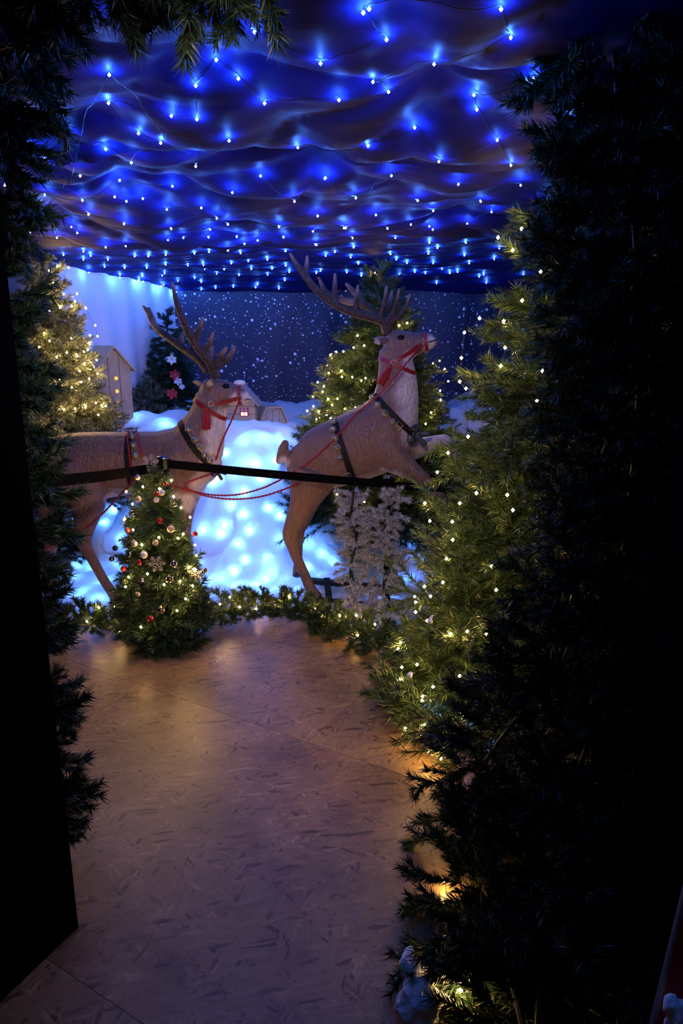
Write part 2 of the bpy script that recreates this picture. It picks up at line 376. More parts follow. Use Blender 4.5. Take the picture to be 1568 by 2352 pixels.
# the doorway in front
jl0, jl1 = FL(180, 2130), FL(0, 2302)
dv = (jl0 - jl1)[:2]; ln = np.linalg.norm(dv); dv /= ln; nv_ = np.array([-dv[1], dv[0]])
b = MB(); q = [jl0[:2], jl0[:2] - dv * 1.3, jl0[:2] - dv * 1.3 + nv_ * .06, jl0[:2] + nv_ * .06]
b.add([(x, y, z) for z in (0, 2.9) for x, y in q], [(0, 1, 2, 3), (7, 6, 5, 4), (0, 4, 5, 1), (1, 5, 6, 2), (2, 6, 7, 3), (3, 7, 4, 0)])
tag(b.build('wall_doorway_left', M['blackwall']), 'black painted doorway panel at the left', 'panel', kind='structure')
b = MB().box((-3.0, 1.86, 0), (-.95, 1.92, 2.9)); tag(b.build('wall_front_left', M['blackwall']), 'black partition left of the doorway', 'wall', kind='structure')
b = MB().box((1.12, 1.60, 0), (3.0, 1.66, 2.9)); tag(b.build('wall_front_right', M['blackwall']), 'black partition right of the doorway', 'wall', kind='structure')
xj = (1418 - 784) / FPX * (1.40 * cp + CAM_H * sp)
dj = thing('door_1', (xj, 1.40, 0), 'black door frame post beside the garlands', 'door frame', kind='structure')
MB().box((xj, 1.36, 0), (xj + .035, 1.44, 2.9)).build('door_stop', M['blackwall'], dj)
MB().box((xj + .045, 1.30, 0), (xj + .125, 1.46, 2.9)).build('door_post', M['blackwall'], dj)
MB().box((xj + .03, 1.41, 0), (xj + .05, 1.45, 2.9)).build('rebate', M['blackwall'], dj)
MB().box((xj + .125, 1.44, 0), (xj + .9, 1.5, 2.9)).build('frame_panel', M['blackwall'], dj)

# ------------------------------------------------------------------ cotton snow
def snow_h(X, Y):
    X = np.asarray(X, float); Y = np.asarray(Y, float)
    ht = .93 - .50 * sstep(-.42, -.05, X) * (1 - sstep(.62, .95, X)) + .10 * sstep(.9, 1.3, X)
    yb = 4.50 + .12 * np.sin(X * 3.1 + .6)
    wd = .95 + .15 * np.sin(X * 2.1)
    bank = sstep(0, 1, (Y - yb) / wd) * ht
    far = sstep(5.6, 6.3, Y) * (.95 - ht) * (ht < .94)
    h = .045 + bank + far
    h = h + .085 * fbm(X * 2.6, Y * 2.6, 3) * sstep(4.3, 4.8, Y) + .030 * fbm(X * 7 + 3, Y * 7, 3) + .007 * fbm(X * 26, Y * 26, 2)
    lump = np.abs(fbm(X * 3.4 + 9, Y * 3.4 + 2, 2)); h = h + .05 * (1 - np.exp(-lump * 5)) * sstep(4.2, 4.8, Y)
    e = sstep(0, .12, Y - snow_front(X))
    return np.maximum(h * e + .012, .012)
GPX = [(60, 1440), (150, 1440), (230, 1432), (320, 1428), (410, 1430), (480, 1410), (560, 1402), (640, 1398), (715, 1412), (770, 1440), (830, 1468), (900, 1482), (960, 1500)]
GAR = np.array([FL(x, y, .06) for x, y in GPX])
def snow_front(X): return np.interp(X, GAR[:, 0], GAR[:, 1] + .03, left=GAR[0, 1] + .03, right=GAR[-1, 1] + .03)
def fns(U, V):
    y0 = snow_front(U); Y = y0 + (7.2 - y0) * V ** 1.25
    return U, Y, snow_h(U, Y)
v, f = grid(fns, np.linspace(-2.7, 2.4, 340), np.linspace(0, 1, 300))
snow = MB().add(v, f).build('snow', M['snow'], smooth=True)
tag(snow, 'white cotton wool snow banked behind the reindeer, lit blue from beneath', 'snow', kind='stuff')
def hit_snow(px, py):
    d = ray(px, py)
    Y = np.arange(3.2, 7.1, .01); p = C0 + d[None] * (Y / d[1])[:, None]
    i = np.nonzero((Y > snow_front(p[:, 0])) & (p[:, 2] < snow_h(p[:, 0], Y)))[0]
    return p[i[0]] if len(i) else None

# ------------------------------------------------------------------ fairy lights
def bulb_mesh(name, r, m):
    b = MB(); V = np.array([(1, 0, 0), (0, 1, 0), (-1, 0, 0), (0, -1, 0), (0, 0, 1.15), (0, 0, -1.15)], float) * r
    F = [(0, 1, 4), (1, 2, 4), (2, 3, 4), (3, 0, 4), (1, 0, 5), (2, 1, 5), (3, 2, 5), (0, 3, 5)]
    return b.add(V, F).mesh(name, m)
for k_ in ('warm', 'blue', 'blue_near', 'snowled'): M[k_].cycles.emission_sampling = 'FRONT'
BM = {'warm': bulb_mesh('warm_bulb', .0064, M['warm']), 'blue': bulb_mesh('blue_bulb', .0038, M['blue']), 'blue_near': bulb_mesh('near_blue_bulb', .0038, M['blue_near']), 'snowled': bulb_mesh('snow_bulb', .005, M['snowled'])}
def order(pts):
    pts = [np.array(p) for p in pts]; out = [pts.pop(0)]
    while pts:
        i = min(range(len(pts)), key=lambda k: np.linalg.norm(pts[k] - out[-1])); out.append(pts.pop(i))
    return out
def light_string(name, pts, kind, label, group=None, wire=True, sag=.02, maxgap=.45, up=None):
    pts = order(pts); root = thing(name, pts[0], label, 'string lights', group)
    for p in pts: link('bulb', BM[kind], root, p - pts[0])
    if wire:
        Q = []
        for a, c in zip(pts[:-1], pts[1:]):
            L = np.linalg.norm(c - a); k = 7 if L < .3 else 26
            t = np.linspace(0, 1, k)[:-1, None]; q = a + (c - a) * t; s = (4 * t * (1 - t))[:, 0]
            q[:, 2] -= sag * min(L, .3) / .2 * s
            if up is not None: q = up(q, s)
            q = q + (RNG.random(q.shape) - .5) * .006 * s[:, None]
            q[0, 2] += .004; Q.append(q)
        MB().tube(np.vstack(Q + [pts[-1][None] + np.array([0, 0, .004])]), .0009, 4).build('wire', M['wire'], root)
    return root

z5 = [(535,65),(1030,42),(1145,122),(972,250),(1442,266),(490,318),(1072,335),(880,367),(487,447),(1190,448),(1525,432),(770,505),(885,520),(300,585),(622,585),(722,628),(1030,618),(1340,650),(475,657),(200,700),(590,718),(880,735),(1172,780),(1465,788),(222,762),(360,778),(537,800),(775,827),(20,822),(200,865),(370,890),(515,875),(568,895),(642,883),(1045,855),(1325,895),(193,930),(397,955),(750,932),(905,925),(1430,962),(195,990),(557,998),(320,1013),(347,1040),(770,1020),(975,972),(1025,1000),(945,1025),(1255,1012),(135,1037),(255,1062),(375,1125),(475,1105),(565,1100),(755,1072),(825,1062),(938,1060),(1065,1057),(1160,1075),(1275,1060),(1408,1033),(1548,1017),(285,1142),(375,1163),(470,1195),(485,1163),(605,1148),(667,1147),(745,1140),(875,1135),(940,1127),(1025,1120),(1100,1090),(1285,1125),(1420,1093),(560,1200),(660,1200),(745,1185),(845,1190),(915,1188),(1040,1180),(1117,1170),(1203,1163),(1285,1190),(125,630),(435,1237),(540,1233),(640,1237),(730,1235),(875,1248),(975,1227),(1075,1233),(540,1280),(640,1283),(735,1278),(800,1260),(905,1300),(970,1292),(1050,1287),(1150,1290),(1255,1295)]
z6 = [(300,40),(330,20),(420,180),(1010,20),(1060,170),(665,308),(1180,380),(870,470),(885,545),(350,400),(430,453),(175,495),(565,640),(325,735),(990,705),(1060,835),(690,815),(445,890),(103,905),(262,1005),(790,935),(905,1025),(580,1020),(1110,940),(660,1073),(960,1080),(65,1100),(365,1095),(545,1145),(835,1140),(425,1165),(640,1155),(658,1172),(465,1215),(245,1215),(210,1162),(60,1250),(250,1265),(440,1300),(640,1240),(828,1240),(635,1297),(820,1307),(660,1348),(705,1378),(845,1348),(470,1328),(525,1347),(235,1317),(275,1350),(565,1393),(620,1400),(745,1400),(785,1393),(290,1413),(215,1395),(1250,1020),(1365,605),(1000,1270)]
cpts = []
for x, y in [(a * .5102, c * .5102) for a, c in z5] + [(700 + a * .4464, c * .4464) for a, c in z6]:
    p = hit_ceiling(x, y)
    if p is None: continue
    d = ray(x, y); cpts.append(p - d / np.linalg.norm(d) * .004 - np.array([0, 0, .009]))
for _ in range(70):
    y_ = RNG.uniform(4.6, 6.9); x_ = RNG.uniform(-1.9, 1.5)
    if min(np.linalg.norm(p - np.array([x_, y_, p[2]])) for p in cpts) > .16: cpts.append(np.array([x_, y_, cloth_low(x_, y_) - .009]))
def hug(q, s):
    low = np.full(len(q), 9.)
    for k, (ya, yb) in enumerate(SHEETS):
        z = cloth(q[:, 0], q[:, 1], ya, yb, 5.3 * k); low = np.where((q[:, 1] >= ya - .05) & (q[:, 1] <= yb + .05), np.minimum(low, z), low)
    q[:, 2] = np.where(low < 5, low - .006, q[:, 2]); return q
near = [p for p in cpts if p[1] < 3.85]; farr = [p for p in cpts if p[1] >= 3.85]
light_string('net_lights', near, 'blue_near', 'blue white net lights on the near sheets of the cloth ceiling', sag=0, maxgap=.6, up=hug)
light_string('net_lights', farr, 'blue', 'dense blue white net lights on the far sheet of the cloth ceiling', sag=0, maxgap=.5, up=hug)
cur = []
for s in (.22, .45, .65, .82, .98):
    p = CW0 + (CW1 - CW0) * s; cur.append(np.array([p[0] + .055, p[1] - .02, cloth_low(p[0] + .055, p[1]) - .02]))
light_string('curtain_lights', cur, 'blue', 'row of blue white lights along the top of the white curtain', sag=.005, maxgap=1)

SNL = [(568,1053),(587,1061),(597,1097),(501,1095),(492,1108),(516,1201),(507,1225),(574,1215),(548,1242),(481,1332),(508,1325),(537,1314),(562,1287),(586,1344),(486,1360),(164,1325),(212,1306),(256,1380),(199,1391),(304,1191),(612,1276),(621,1303),(610,1327),(637,1353),(590,1346),(679,1354),(735,1321),(735,1268),(944,1324),(915,1335),(889,1375),(918,1388),(928,1450),(974,1273),(615,1166),(607,1362),(315,954),(336,929),(373,962),(379,972),(391,932),(437,929),(560,1003),(600,1000),(639,1000),(603,1077),(1000,1070),(530,1150),(560,1130),(455,1290),(470,1210),(640,1230),(230,1340),(170,1370),(180,1290),(280,1230),(520,1040),(630,1050),(760,1290),(540,1345),(460,1345),(655,1330),(1010,1050),(1040,1500),(1100,1690),(1010,1640),(240,1200),(262,1170),(275,1290),(300,1250),(150,1300),(190,1360),(225,1372),(160,1230),(135,1180),(250,1330),(700,1240),(700,1300),(640,1180),(540,1085),(560,1180),(950,1230)]
sp_ = []
for x, y in SNL:
    p = hit_snow(x, y)
    if p is None: continue
    p = p.copy(); p[1] += .012; p[2] = max(float(snow_h(p[0], p[1])) - random.uniform(.032, .075), .004); sp_.append(p)
light_string('buried_lights', sp_, 'snowled', 'blue light string buried in the cotton wool snow', wire=False)
bl = [FL(1100, 1690, .12), FL(1010, 1640, .15), FL(1090, 1660, .1)]
light_string('floor_lights', bl, 'blue', 'blue lights low down behind the large lit tree', wire=True)

# ------------------------------------------------------------------ evergreen branches (shared meshes)
def needles(V, F, pts, dens, nl, wid, rg):
    seg = np.linalg.norm(np.diff(pts, axis=0), axis=1); L = seg.sum(); n = max(4, int(dens * L)); cum = np.concatenate([[0], np.cumsum(seg)])
    s = np.sort(rg.random(n)) * L; i = np.clip(np.searchsorted(cum, s, 'right') - 1, 0, len(seg) - 1); t = ((s - cum[i]) / seg[i])[:, None]
    p = pts[i] + (pts[i + 1] - pts[i]) * t; d = (pts[i + 1] - pts[i]) / seg[i][:, None]
    r = rg.normal(size=(n, 3)); r -= d * (r * d).sum(1)[:, None]; r /= np.linalg.norm(r, axis=1)[:, None]
    th = rg.uniform(.5, 1.0, (n, 1)); q = d * np.cos(th) + r * np.sin(th); l = nl * rg.uniform(.7, 1.15, (n, 1))
    sd_ = np.cross(q, rg.normal(size=(n, 3))); sd_ /= np.linalg.norm(sd_, axis=1)[:, None]
    W = np.stack([p - sd_ * wid / 2, p + sd_ * wid / 2, p + q * l], 1).reshape(-1, 3); k = sum(len(x) for x in V)
    V.append(W); F += [(k + 3 * a, k + 3 * a + 1, k + 3 * a + 2) for a in range(n)]
def branch_mesh(name, L, m, seed, nl=.042, wid=.0032, dens=620, ntw=None, spread=.8):
    rg = np.random.default_rng(seed); V = []; F = []
    curve = rg.uniform(-.06, .08)
    st = np.array([(L * t, 0.02 * L * math.sin(4 * t + seed), L * curve * t * t) for t in np.linspace(0, 1, 6)])
    needles(V, F, st, dens, nl, wid, rg); b = MB()
    b.tube(st, np.linspace(.004, .0018, 6), 3, 1, cap=False)
    n = ntw if ntw is not None else max(2, int(L * 20))
    for k in range(n):
        t = .18 + .75 * (k + rg.random() * .6) / n; i = min(int(t * 5), 4); p = st[i] + (st[i + 1] - st[i]) * (t * 5 - i)
        sgn = 1 if k % 2 else -1; a = rg.uniform(.55, .95); l = L * .42 * (1.05 - .6 * t) + .03
        d = np.array([math.cos(a), sgn * math.sin(a) * spread, rg.uniform(-.35, .4)]); d /= np.linalg.norm(d)
        tw = np.array([p + d * l * s + np.array([0, 0, .05 * l * s * s]) for s in np.linspace(0, 1, 4)])
        needles(V, F, tw, dens, nl, wid, rg); b.tube(tw, .0014, 3, 1, cap=False)
    b.add(np.concatenate(V), F, 0)
    return b.mesh(name, [M[m], M['twig']])
LENS = (.12, .20, .32, .48, .66); BR = {}
def branch(m, L):
    k = min(range(5), key=lambda i: abs(math.log(LENS[i] / L))); s = random.randint(0, 2); key = (m, k, s)
    if key not in BR: BR[key] = branch_mesh('branch_' + m, LENS[k], m, 100 * k + s + 11, nl=(.036, .042, .044, .044, .044)[k], wid=.0045, dens=(1300, 1150, 820, 700, 640)[k], ntw=(2, 4, 7, 10, 13)[k])
    return BR[key], L / LENS[k]
def put_branch(root, m, p, d, L, name='branch', roll=None):
    me, s = branch(m, L); o = bpy.data.objects.new(name, me.copy()); COL.objects.link(o); o.parent = root
    d = Vector(d).normalized(); q = d.to_track_quat('X', 'Z') @ Quaternion((1, 0, 0), random.uniform(-.6, .6) if roll is None else roll)
    o.matrix_basis = Matrix.Translation(Vector(np.array(p) - np.array(root.location))) @ q.to_matrix().to_4x4() @ Matrix.Scale(s, 4)
    return o
class Tree: pass
def tree(name, label, x, y, z0, z1, rad, n, m, droop=.1, group=None, trunk_r=.025, lmin=.10):
    T = Tree(); T.x, T.y, T.z0, T.z1, T.rad = x, y, z0, z1, rad
    root = T.root = thing(name, (x, y, z0), label, 'tree', group)
    b = MB().tube([(x, y, z0 - .03), (x, y, (z0 + z1) / 2), (x, y, z1 - .05)], [trunk_r, trunk_r * .7, .006], 8); b.build('trunk', M['trunk'], root)
    zs = np.linspace(0.0, 1, n); wts = np.array([max(rad(z0 + (z1 - z0) * t), .06) for t in zs]); cw = np.cumsum(wts); cw /= cw[-1]
    for i in range(n):
        t = float(np.interp((i + .5) / n, cw, zs)); z = z0 + .04 + (z1 - z0 - .06) * t; R = max(rad(z), lmin * .8)
        az = i * 2.39996 + random.uniform(-.3, .3); L = max(lmin, R * random.uniform(.82, 1.1))
        el = random.uniform(-droop - .25, -droop + .3) + .9 * max(0, t - .8) / .2
        put_branch(root, m, (x, y, z - .3 * R * math.sin(el)), (math.cos(az) * math.cos(el), math.sin(az) * math.cos(el), math.sin(el)), L)
    put_branch(root, m, (x, y, z1 - .14), (random.uniform(-.1, .1), .05, 1), .16)
    return T
def tree_pts(T, px, pull=.0):
    out = []
    for x, y in px:
        d = ray(x, y); best = None
        for Y in np.arange(T.y - 1.0, T.y + .02, .006):
            p = C0 + d * (Y / d[1])
            if math.hypot(p[0] - T.x, p[1] - T.y) < T.rad(p[2]) * .97: best = p; break
        if best is None: best = P(x, y, T.y - .04)
        out.append(best - d / np.linalg.norm(d) * pull)
    return out
def cone(z0, z1, r0, p=.9): return lambda z: r0 * max(0.0, min(1.0, (z1 - z) / (z1 - z0))) ** p + .02

# frosted tree on the left
c = P(126, 900, 4.78)
tl = tree('christmas_tree', 'frosted christmas tree with warm lights in front of the white curtain', c[0], c[1], .55, 2.16, cone(.45, 2.20, .50, .62), 240, 'frost')
L1 = [(295,57),(345,30),(412,38),(283,150),(320,132),(382,198),(462,195),(308,215),(450,242),(362,273),(430,270),(515,282),(295,298),(572,385),(540,445),(585,450),(428,463),(535,490),(340,576),(400,548),(465,570),(503,543),(580,593),(507,613),(543,647),(562,633),(478,660),(585,675),(535,705),(488,725),(358,707),(430,757),(303,783),(355,775),(265,830),(303,830),(290,678),(512,878),(608,865),(575,850),(635,868),(590,922),(380,887),(450,885),(300,995),(235,515),(297,478),(265,432),(527,530)]
light_string('fairy_lights', tree_pts(tl, [(a * .3827, 600 + c_ * .3827) for a, c_ in L1], .015), 'warm', 'warm fairy lights wound round the frosted tree by the white curtain', 'fairy lights on trees')
# tree behind the leaping reindeer
c = P(872, 900, 5.0)
tb = tree('christmas_tree', 'green christmas tree with warm lights behind the leaping reindeer', c[0], c[1], .35, 2.12, cone(.2, 2.18, .74, .78), 300, 'green')
L2 = [(815,210),(1050,570),(992,590),(665,747),(740,733),(692,660),(590,775),(540,778),(497,800),(822,683),(475,880),(485,930),(575,915),(580,958),(655,960),(750,968),(720,985),(405,998),(450,1025),(440,1065),(370,1100),(480,1118),(548,1115),(510,1162),(375,1170),(602,1187),(677,1178),(330,1203),(412,1212),(470,1232),(618,1220),(500,1255),(397,1265),(327,1325),(1235,862),(1282,842),(1320,902),(1345,990),(1287,1058),(1222,1215),(1183,1297),(545,1805),(1000,1730),(740,1860),(1290,1125)]
light_string('fairy_lights', tree_pts(tb, [(600 + a * .3189, 560 + c_ * .3189) for a, c_ in L2], .015), 'warm', 'warm fairy lights on the tree behind the leaping reindeer', 'fairy lights on trees')
# big tree at the right
TRX, TRY = .98, 2.95
def rad_r(z): return max(.05, .81 - .245 * z) if z < 2.05 else max(.03, .31 - 1.2 * (z - 2.05))
tr = tree('christmas_tree', 'tall green christmas tree with warm lights at the right beside the walkway', TRX, TRY, .02, 2.2, rad_r, 272, 'green', droop=.05)
for i in range(26):                   # low skirt of branches on the floor
    az = math.radians(140 + 130 * (i + .5) / 26); el = random.uniform(-.02, .10)
    put_branch(tr.root, 'green', (TRX + .1 * math.cos(az), TRY + .1 * math.sin(az), random.uniform(.04, .14)), (math.cos(az), math.sin(az), el), random.uniform(.62, .76))
L3 = [(850 + a * .4252, 450 + c_ * .4252) for a, c_ in [(817,177),(690,225),(770,293),(972,278),(920,410),(590,660),(720,677),(820,565),(1018,622),(508,738),(492,875),(728,820),(705,918),(930,945),(483,1003),(517,1040),(900,1107),(528,1300),(420,1388),(362,1492),(295,1660),(483,1660),(573,1605),(740,1615),(770,1697),(322,1757),(443,1760),(445,1858),(412,1960),(655,2000),(392,2087),(293,2110),(325,2163),(240,2165),(245,2195),(245,2248),(307,2295),(680,2128)]]
L3 += [(820 + a * .477, 1400 + c_ * .477) for a, c_ in [(450,118),(530,105),(622,117),(210,160),(197,188),(288,265),(215,278),(205,338),(493,320),(365,372),(645,340),(315,418),(312,438),(570,440),(325,555),(230,570),(308,605),(500,503),(340,682),(403,718)]]
light_string('fairy_lights', tree_pts(tr, L3, .045), 'warm', 'warm fairy lights on the tall tree at the right of the walkway', 'fairy lights on trees')
# small decorated tree in front of the barrier post
sb, stp = FL(372, 1462), P(365, 1085, 3.62)
ts = tree('decorated_tree', 'small decorated christmas tree with baubles in front of the barrier post', sb[0] + .03, 3.64, .02, stp[2], cone(.02, stp[2] + .08, .245, .62), 190, 'deep', droop=.2, trunk_r=.015, lmin=.08)
L4 = [(595,405),(920,325),(835,385),(715,370),(935,440),(640,495),(990,520),(582,605),(645,680),(1055,590),(830,735),(970,742),(1005,710),(707,787),(1090,790),(1100,865),(1045,950),(1080,965),(612,1020),(748,997),(983,1050),(868,1075),(1073,1083),(1023,1177),(590,1090),(960,1262),(700,1380)]
light_string('fairy_lights', tree_pts(ts, [(100 + a * .319, 1000 + c_ * .319) for a, c_ in L4], .035), 'warm', 'warm fairy lights on the small decorated tree', 'fairy lights on trees')
# corner tree and bush at the back
c = P(392, 900, 6.45); tc_ = tree('ornament_tree', 'dark tree with red and white ornaments in the back corner', c[0], c[1], .85, 1.86, cone(.8, 1.9, .30, .6), 90, 'deep', trunk_r=.02)
c = P(338, 900, 6.25); tree('frosted_bush', 'low frosted bush beside the tall wooden house', c[0], c[1], .9, 1.2, lambda z: .17, 34, 'frost', droop=-.5, trunk_r=.01)
# fir behind the near reindeer's legs
c = P(128, 1205, 4.7); tree('small_fir', 'little dark fir behind the standing reindeer', c[0], c[1], .10, .62, cone(.1, .62, .22), 36, 'deep', trunk_r=.012)

# ------------------------------------------------------------------ garlands
def garland(name, label, path, n, R, m, group=None, L=None, up=False, zmin=None, core=.012, jit=0.):
    path = np.asarray(path, float); sp0 = spline(path, 240); al = np.concatenate([[0], np.cumsum(np.linalg.norm(np.diff(sp0, axis=0), axis=1))]); aq = np.linspace(0, al[-1], 60); sp0 = np.stack([np.interp(aq, al, sp0[:, c_]) for c_ in range(3)], 1); root = thing(name, sp0[0], label, 'garland', group)
    MB().tube(sp0, core * .6, 6).build('stem', M['wire'], root)
    tg = np.gradient(sp0, axis=0); tg /= np.linalg.norm(tg, axis=1)[:, None]
    for i in range(n):
        k = (i + random.random()) / n * 58.9; j = int(k); p = sp0[j] + (sp0[j + 1] - sp0[j]) * (k - j); t = tg[j]
        r = RNG.normal(size=3); r -= t * r.dot(t); r /= np.linalg.norm(r)
        if up and r[2] < -.15: r[2] = -r[2] * random.random() - .1
        p = p + r * jit * math.sqrt(random.random()); d = r + t * random.uniform(-.7, .7) + RNG.normal(size=3) * .25; l = (L or R) * random.uniform(.75, 1.2)
        if zmin is not None and p[2] + d[2] * l < zmin: d[2] = max(d[2], (zmin - p[2]) / l)
        put_branch(root, m, p, d, l, 'sprig')
    return root
garland('floor_garland', 'lit evergreen garland lying along the edge of the walkway', GAR, 300, .105, 'green', up=True, zmin=.02, jit=.042)
L5 = [(100 + a * .319, 1000 + c_ * .319) for a, c_ in [(185,1370),(312,1340),(397,1240),(510,1238),(550,1415),(595,1297),(545,1365),(1030,1325),(1140,1308),(1270,1215),(1175,1200),(1410,1235),(1530,1248),(1340,1165),(1432,1175)]]
L5 += [(580 + a * .319, 1080 + c_ * .319) for a, c_ in [(115,985),(195,955),(265,915),(455,995),(495,1060),(530,1112),(627,1047),(745,1045),(880,1110),(755,1188),(1040,1285),(1070,1245)]]
g5 = []
for x, y in L5:
    best = None
    for zz in (.15, .12, .09, .06, .03):
        p = FL(x, y, zz); gy = np.interp(p[0], GAR[:, 0], GAR[:, 1])
        e = ((p[1] - gy) / .13) ** 2 + ((zz - .05) / .12) ** 2
        if best is None or e < best[0]: best = (e, p)
    d = ray(x, y); g5.append(best[1] - d / np.linalg.norm(d) * .055)
light_string('fairy_lights', g5, 'warm', 'warm fairy lights along the floor garland', None)

Lp = [P(25, -10, 1.66), P(15, 120, 1.74), P(-25, 260, 1.85), P(0, 380, 1.92), P(-40, 500, 1.95), P(-30, 700, 1.93), P(-8, 900, 1.92), P(12, 1100, 1.92), P(42, 1300, 1.90), P(42, 1500, 1.90), P(68, 1700, 1.88), P(78, 1870, 1.88), P(92, 1960, 1.88)]
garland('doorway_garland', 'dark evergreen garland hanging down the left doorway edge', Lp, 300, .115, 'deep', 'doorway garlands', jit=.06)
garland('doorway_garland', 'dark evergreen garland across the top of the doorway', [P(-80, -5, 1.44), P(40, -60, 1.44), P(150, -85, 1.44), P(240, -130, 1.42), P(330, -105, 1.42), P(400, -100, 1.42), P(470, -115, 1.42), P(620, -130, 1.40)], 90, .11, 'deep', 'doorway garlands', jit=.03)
RS = [
 ('dark evergreen garland hanging nearest the lit tree at the right', [P(1400, -20, 1.74), P(1420, 250, 1.9), P(1435, 600, 1.95), P(1425, 900, 1.95), P(1350, 1250, 1.95), P(1250, 1550, 1.98), P(1120, 1740, 2.02), P(1075, 1840, 2.0), FL(1120, 1960, .12), FL(1140, 2060, .10), FL(1075, 2120, .10), FL(1160, 2220, .10), FL(1200, 2360, .08)], 300, .15),
 ('dark evergreen garland hanging in the middle of the right doorway side', [P(1450, -20, 1.9), P(1450, 400, 1.9), P(1470, 800, 1.9), P(1440, 1200, 1.9), P(1380, 1600, 1.88), P(1300, 1850, 1.85), FL(1260, 2050, .12), FL(1240, 2250, .1), FL(1230, 2420, .1)], 300, .15),
 ('dark evergreen garland hanging closest to the right door frame', [P(1590, -20, 1.85), P(1580, 400, 1.85), P(1580, 900, 1.85), P(1540, 1400, 1.8), P(1450, 1800, 1.75), FL(1360, 2050, .15), FL(1330, 2300, .12)], 280, .15),
]
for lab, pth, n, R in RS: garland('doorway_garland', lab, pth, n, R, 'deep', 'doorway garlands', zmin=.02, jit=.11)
light_string('fairy_lights', [FL(1057, 2252, .10), FL(1057, 2275, .08), FL(1022, 2025, .03)], 'warm', 'three warm lights low in the dark right garland', None, maxgap=1)
# flocked garlands in front of the leaping reindeer
garland('flocked_garland', 'snow flocked garland wound round the reindeer support pole', [P(812, 1128, 3.98), P(806, 1190, 3.96), P(818, 1240, 3.95), P(806, 1300, 3.93), P(815, 1350, 3.90), P(812, 1385, 3.88)], 95, .078, 'flock', 'flocked garlands', jit=.03)
garland('flocked_garland', 'snow flocked garland standing by the far barrier post', [P(915, 1142, 3.94), P(890, 1190, 3.92), P(872, 1240, 3.9), P(898, 1290, 3.9), P(880, 1340, 3.88), P(892, 1388, 3.86)], 95, .078, 'flock', 'flocked garlands', jit=.03)

# cotton tufts
def tuft(name, label, pts, rs):
    b = MB()
    for p, r in zip(pts, rs): b.ell(p, (r, r, r * .8), 16)
    o = b.build(name, M['cotton'], origin=np.array(pts[0]), smooth=True)
    rm = o.modifiers.new('rm', 'REMESH'); rm.mode = 'VOXEL'; rm.voxel_size = .010; rm.use_smooth_shade = True
    tx = bpy.data.textures.new('puff', 'CLOUDS'); tx.noise_scale = .03
    dm = o.modifiers.new('d', 'DISPLACE'); dm.texture = tx; dm.strength = .045; dm.mid_level = .5
    return tag(o, label, 'cotton wool')
tuft('cotton_tuft', 'tuft of white cotton wool on the floor under the dark garland', [FL(938, 2190, .10), FL(948, 2220, .09), FL(960, 2250, .07), FL(972, 2280, .06), FL(985, 2300, .05), FL(930, 2308, .04), FL(955, 2320, .035), FL(978, 2335, .03)], [.020, .030, .040, .048, .045, .030, .045, .040])
tuft('cotton_tuft', 'small cotton tuft caught in the tall lit tree', [P(987, 1425, 2.45), P(995, 1415, 2.45), P(982, 1435, 2.45)], [.012, .010, .008])
tuft('cotton_tuft', 'small cotton tuft low at the foot of the tall lit tree', [P(940, 1550, 2.5), P(950, 1545, 2.5), P(932, 1556, 2.5)], [.013, .011, .009])

# red board with white skirt by the door frame
rp = P(1562, 2200, 1.16)
rb_ = thing('display_board', (rp[0], rp[1], 0), 'red board with pale metal edge beside the door frame', 'board')
e0, e1 = P(1568, 2092, 1.20), P(1508, 2340, 1.12)
dd = (e1 - e0); e0, e1 = e0 - dd * .5, e0 + dd * 1.25
b = MB(); q = [e0, e1, e1 + np.array([.4, -.02, 0]), e0 + np.array([.4, -.02, 0])]
b.add([*q, *[p + np.array([0, .012, 0]) for p in q]], [(0, 1, 2, 3), (7, 6, 5, 4), (0, 4, 5, 1), (1, 5, 6, 2), (2, 6, 7, 3), (3, 7, 4, 0)]); b.build('panel', M['redboard'], rb_)
MB().tube([e0 + np.array([-.001, .006, 0]), e1 + np.array([-.001, .006, 0])], .0072, 8).build('metal_edge', M['paleedge'], rb_)
tuft('cotton_tuft', 'white cotton wool below the red board', [P(1562, 2330, 1.09), P(1545, 2310, 1.09), P(1600, 2360, 1.08), P(1540, 2350, 1.09), P(1570, 2380, 1.08)], [.028, .02, .04, .02, .03])

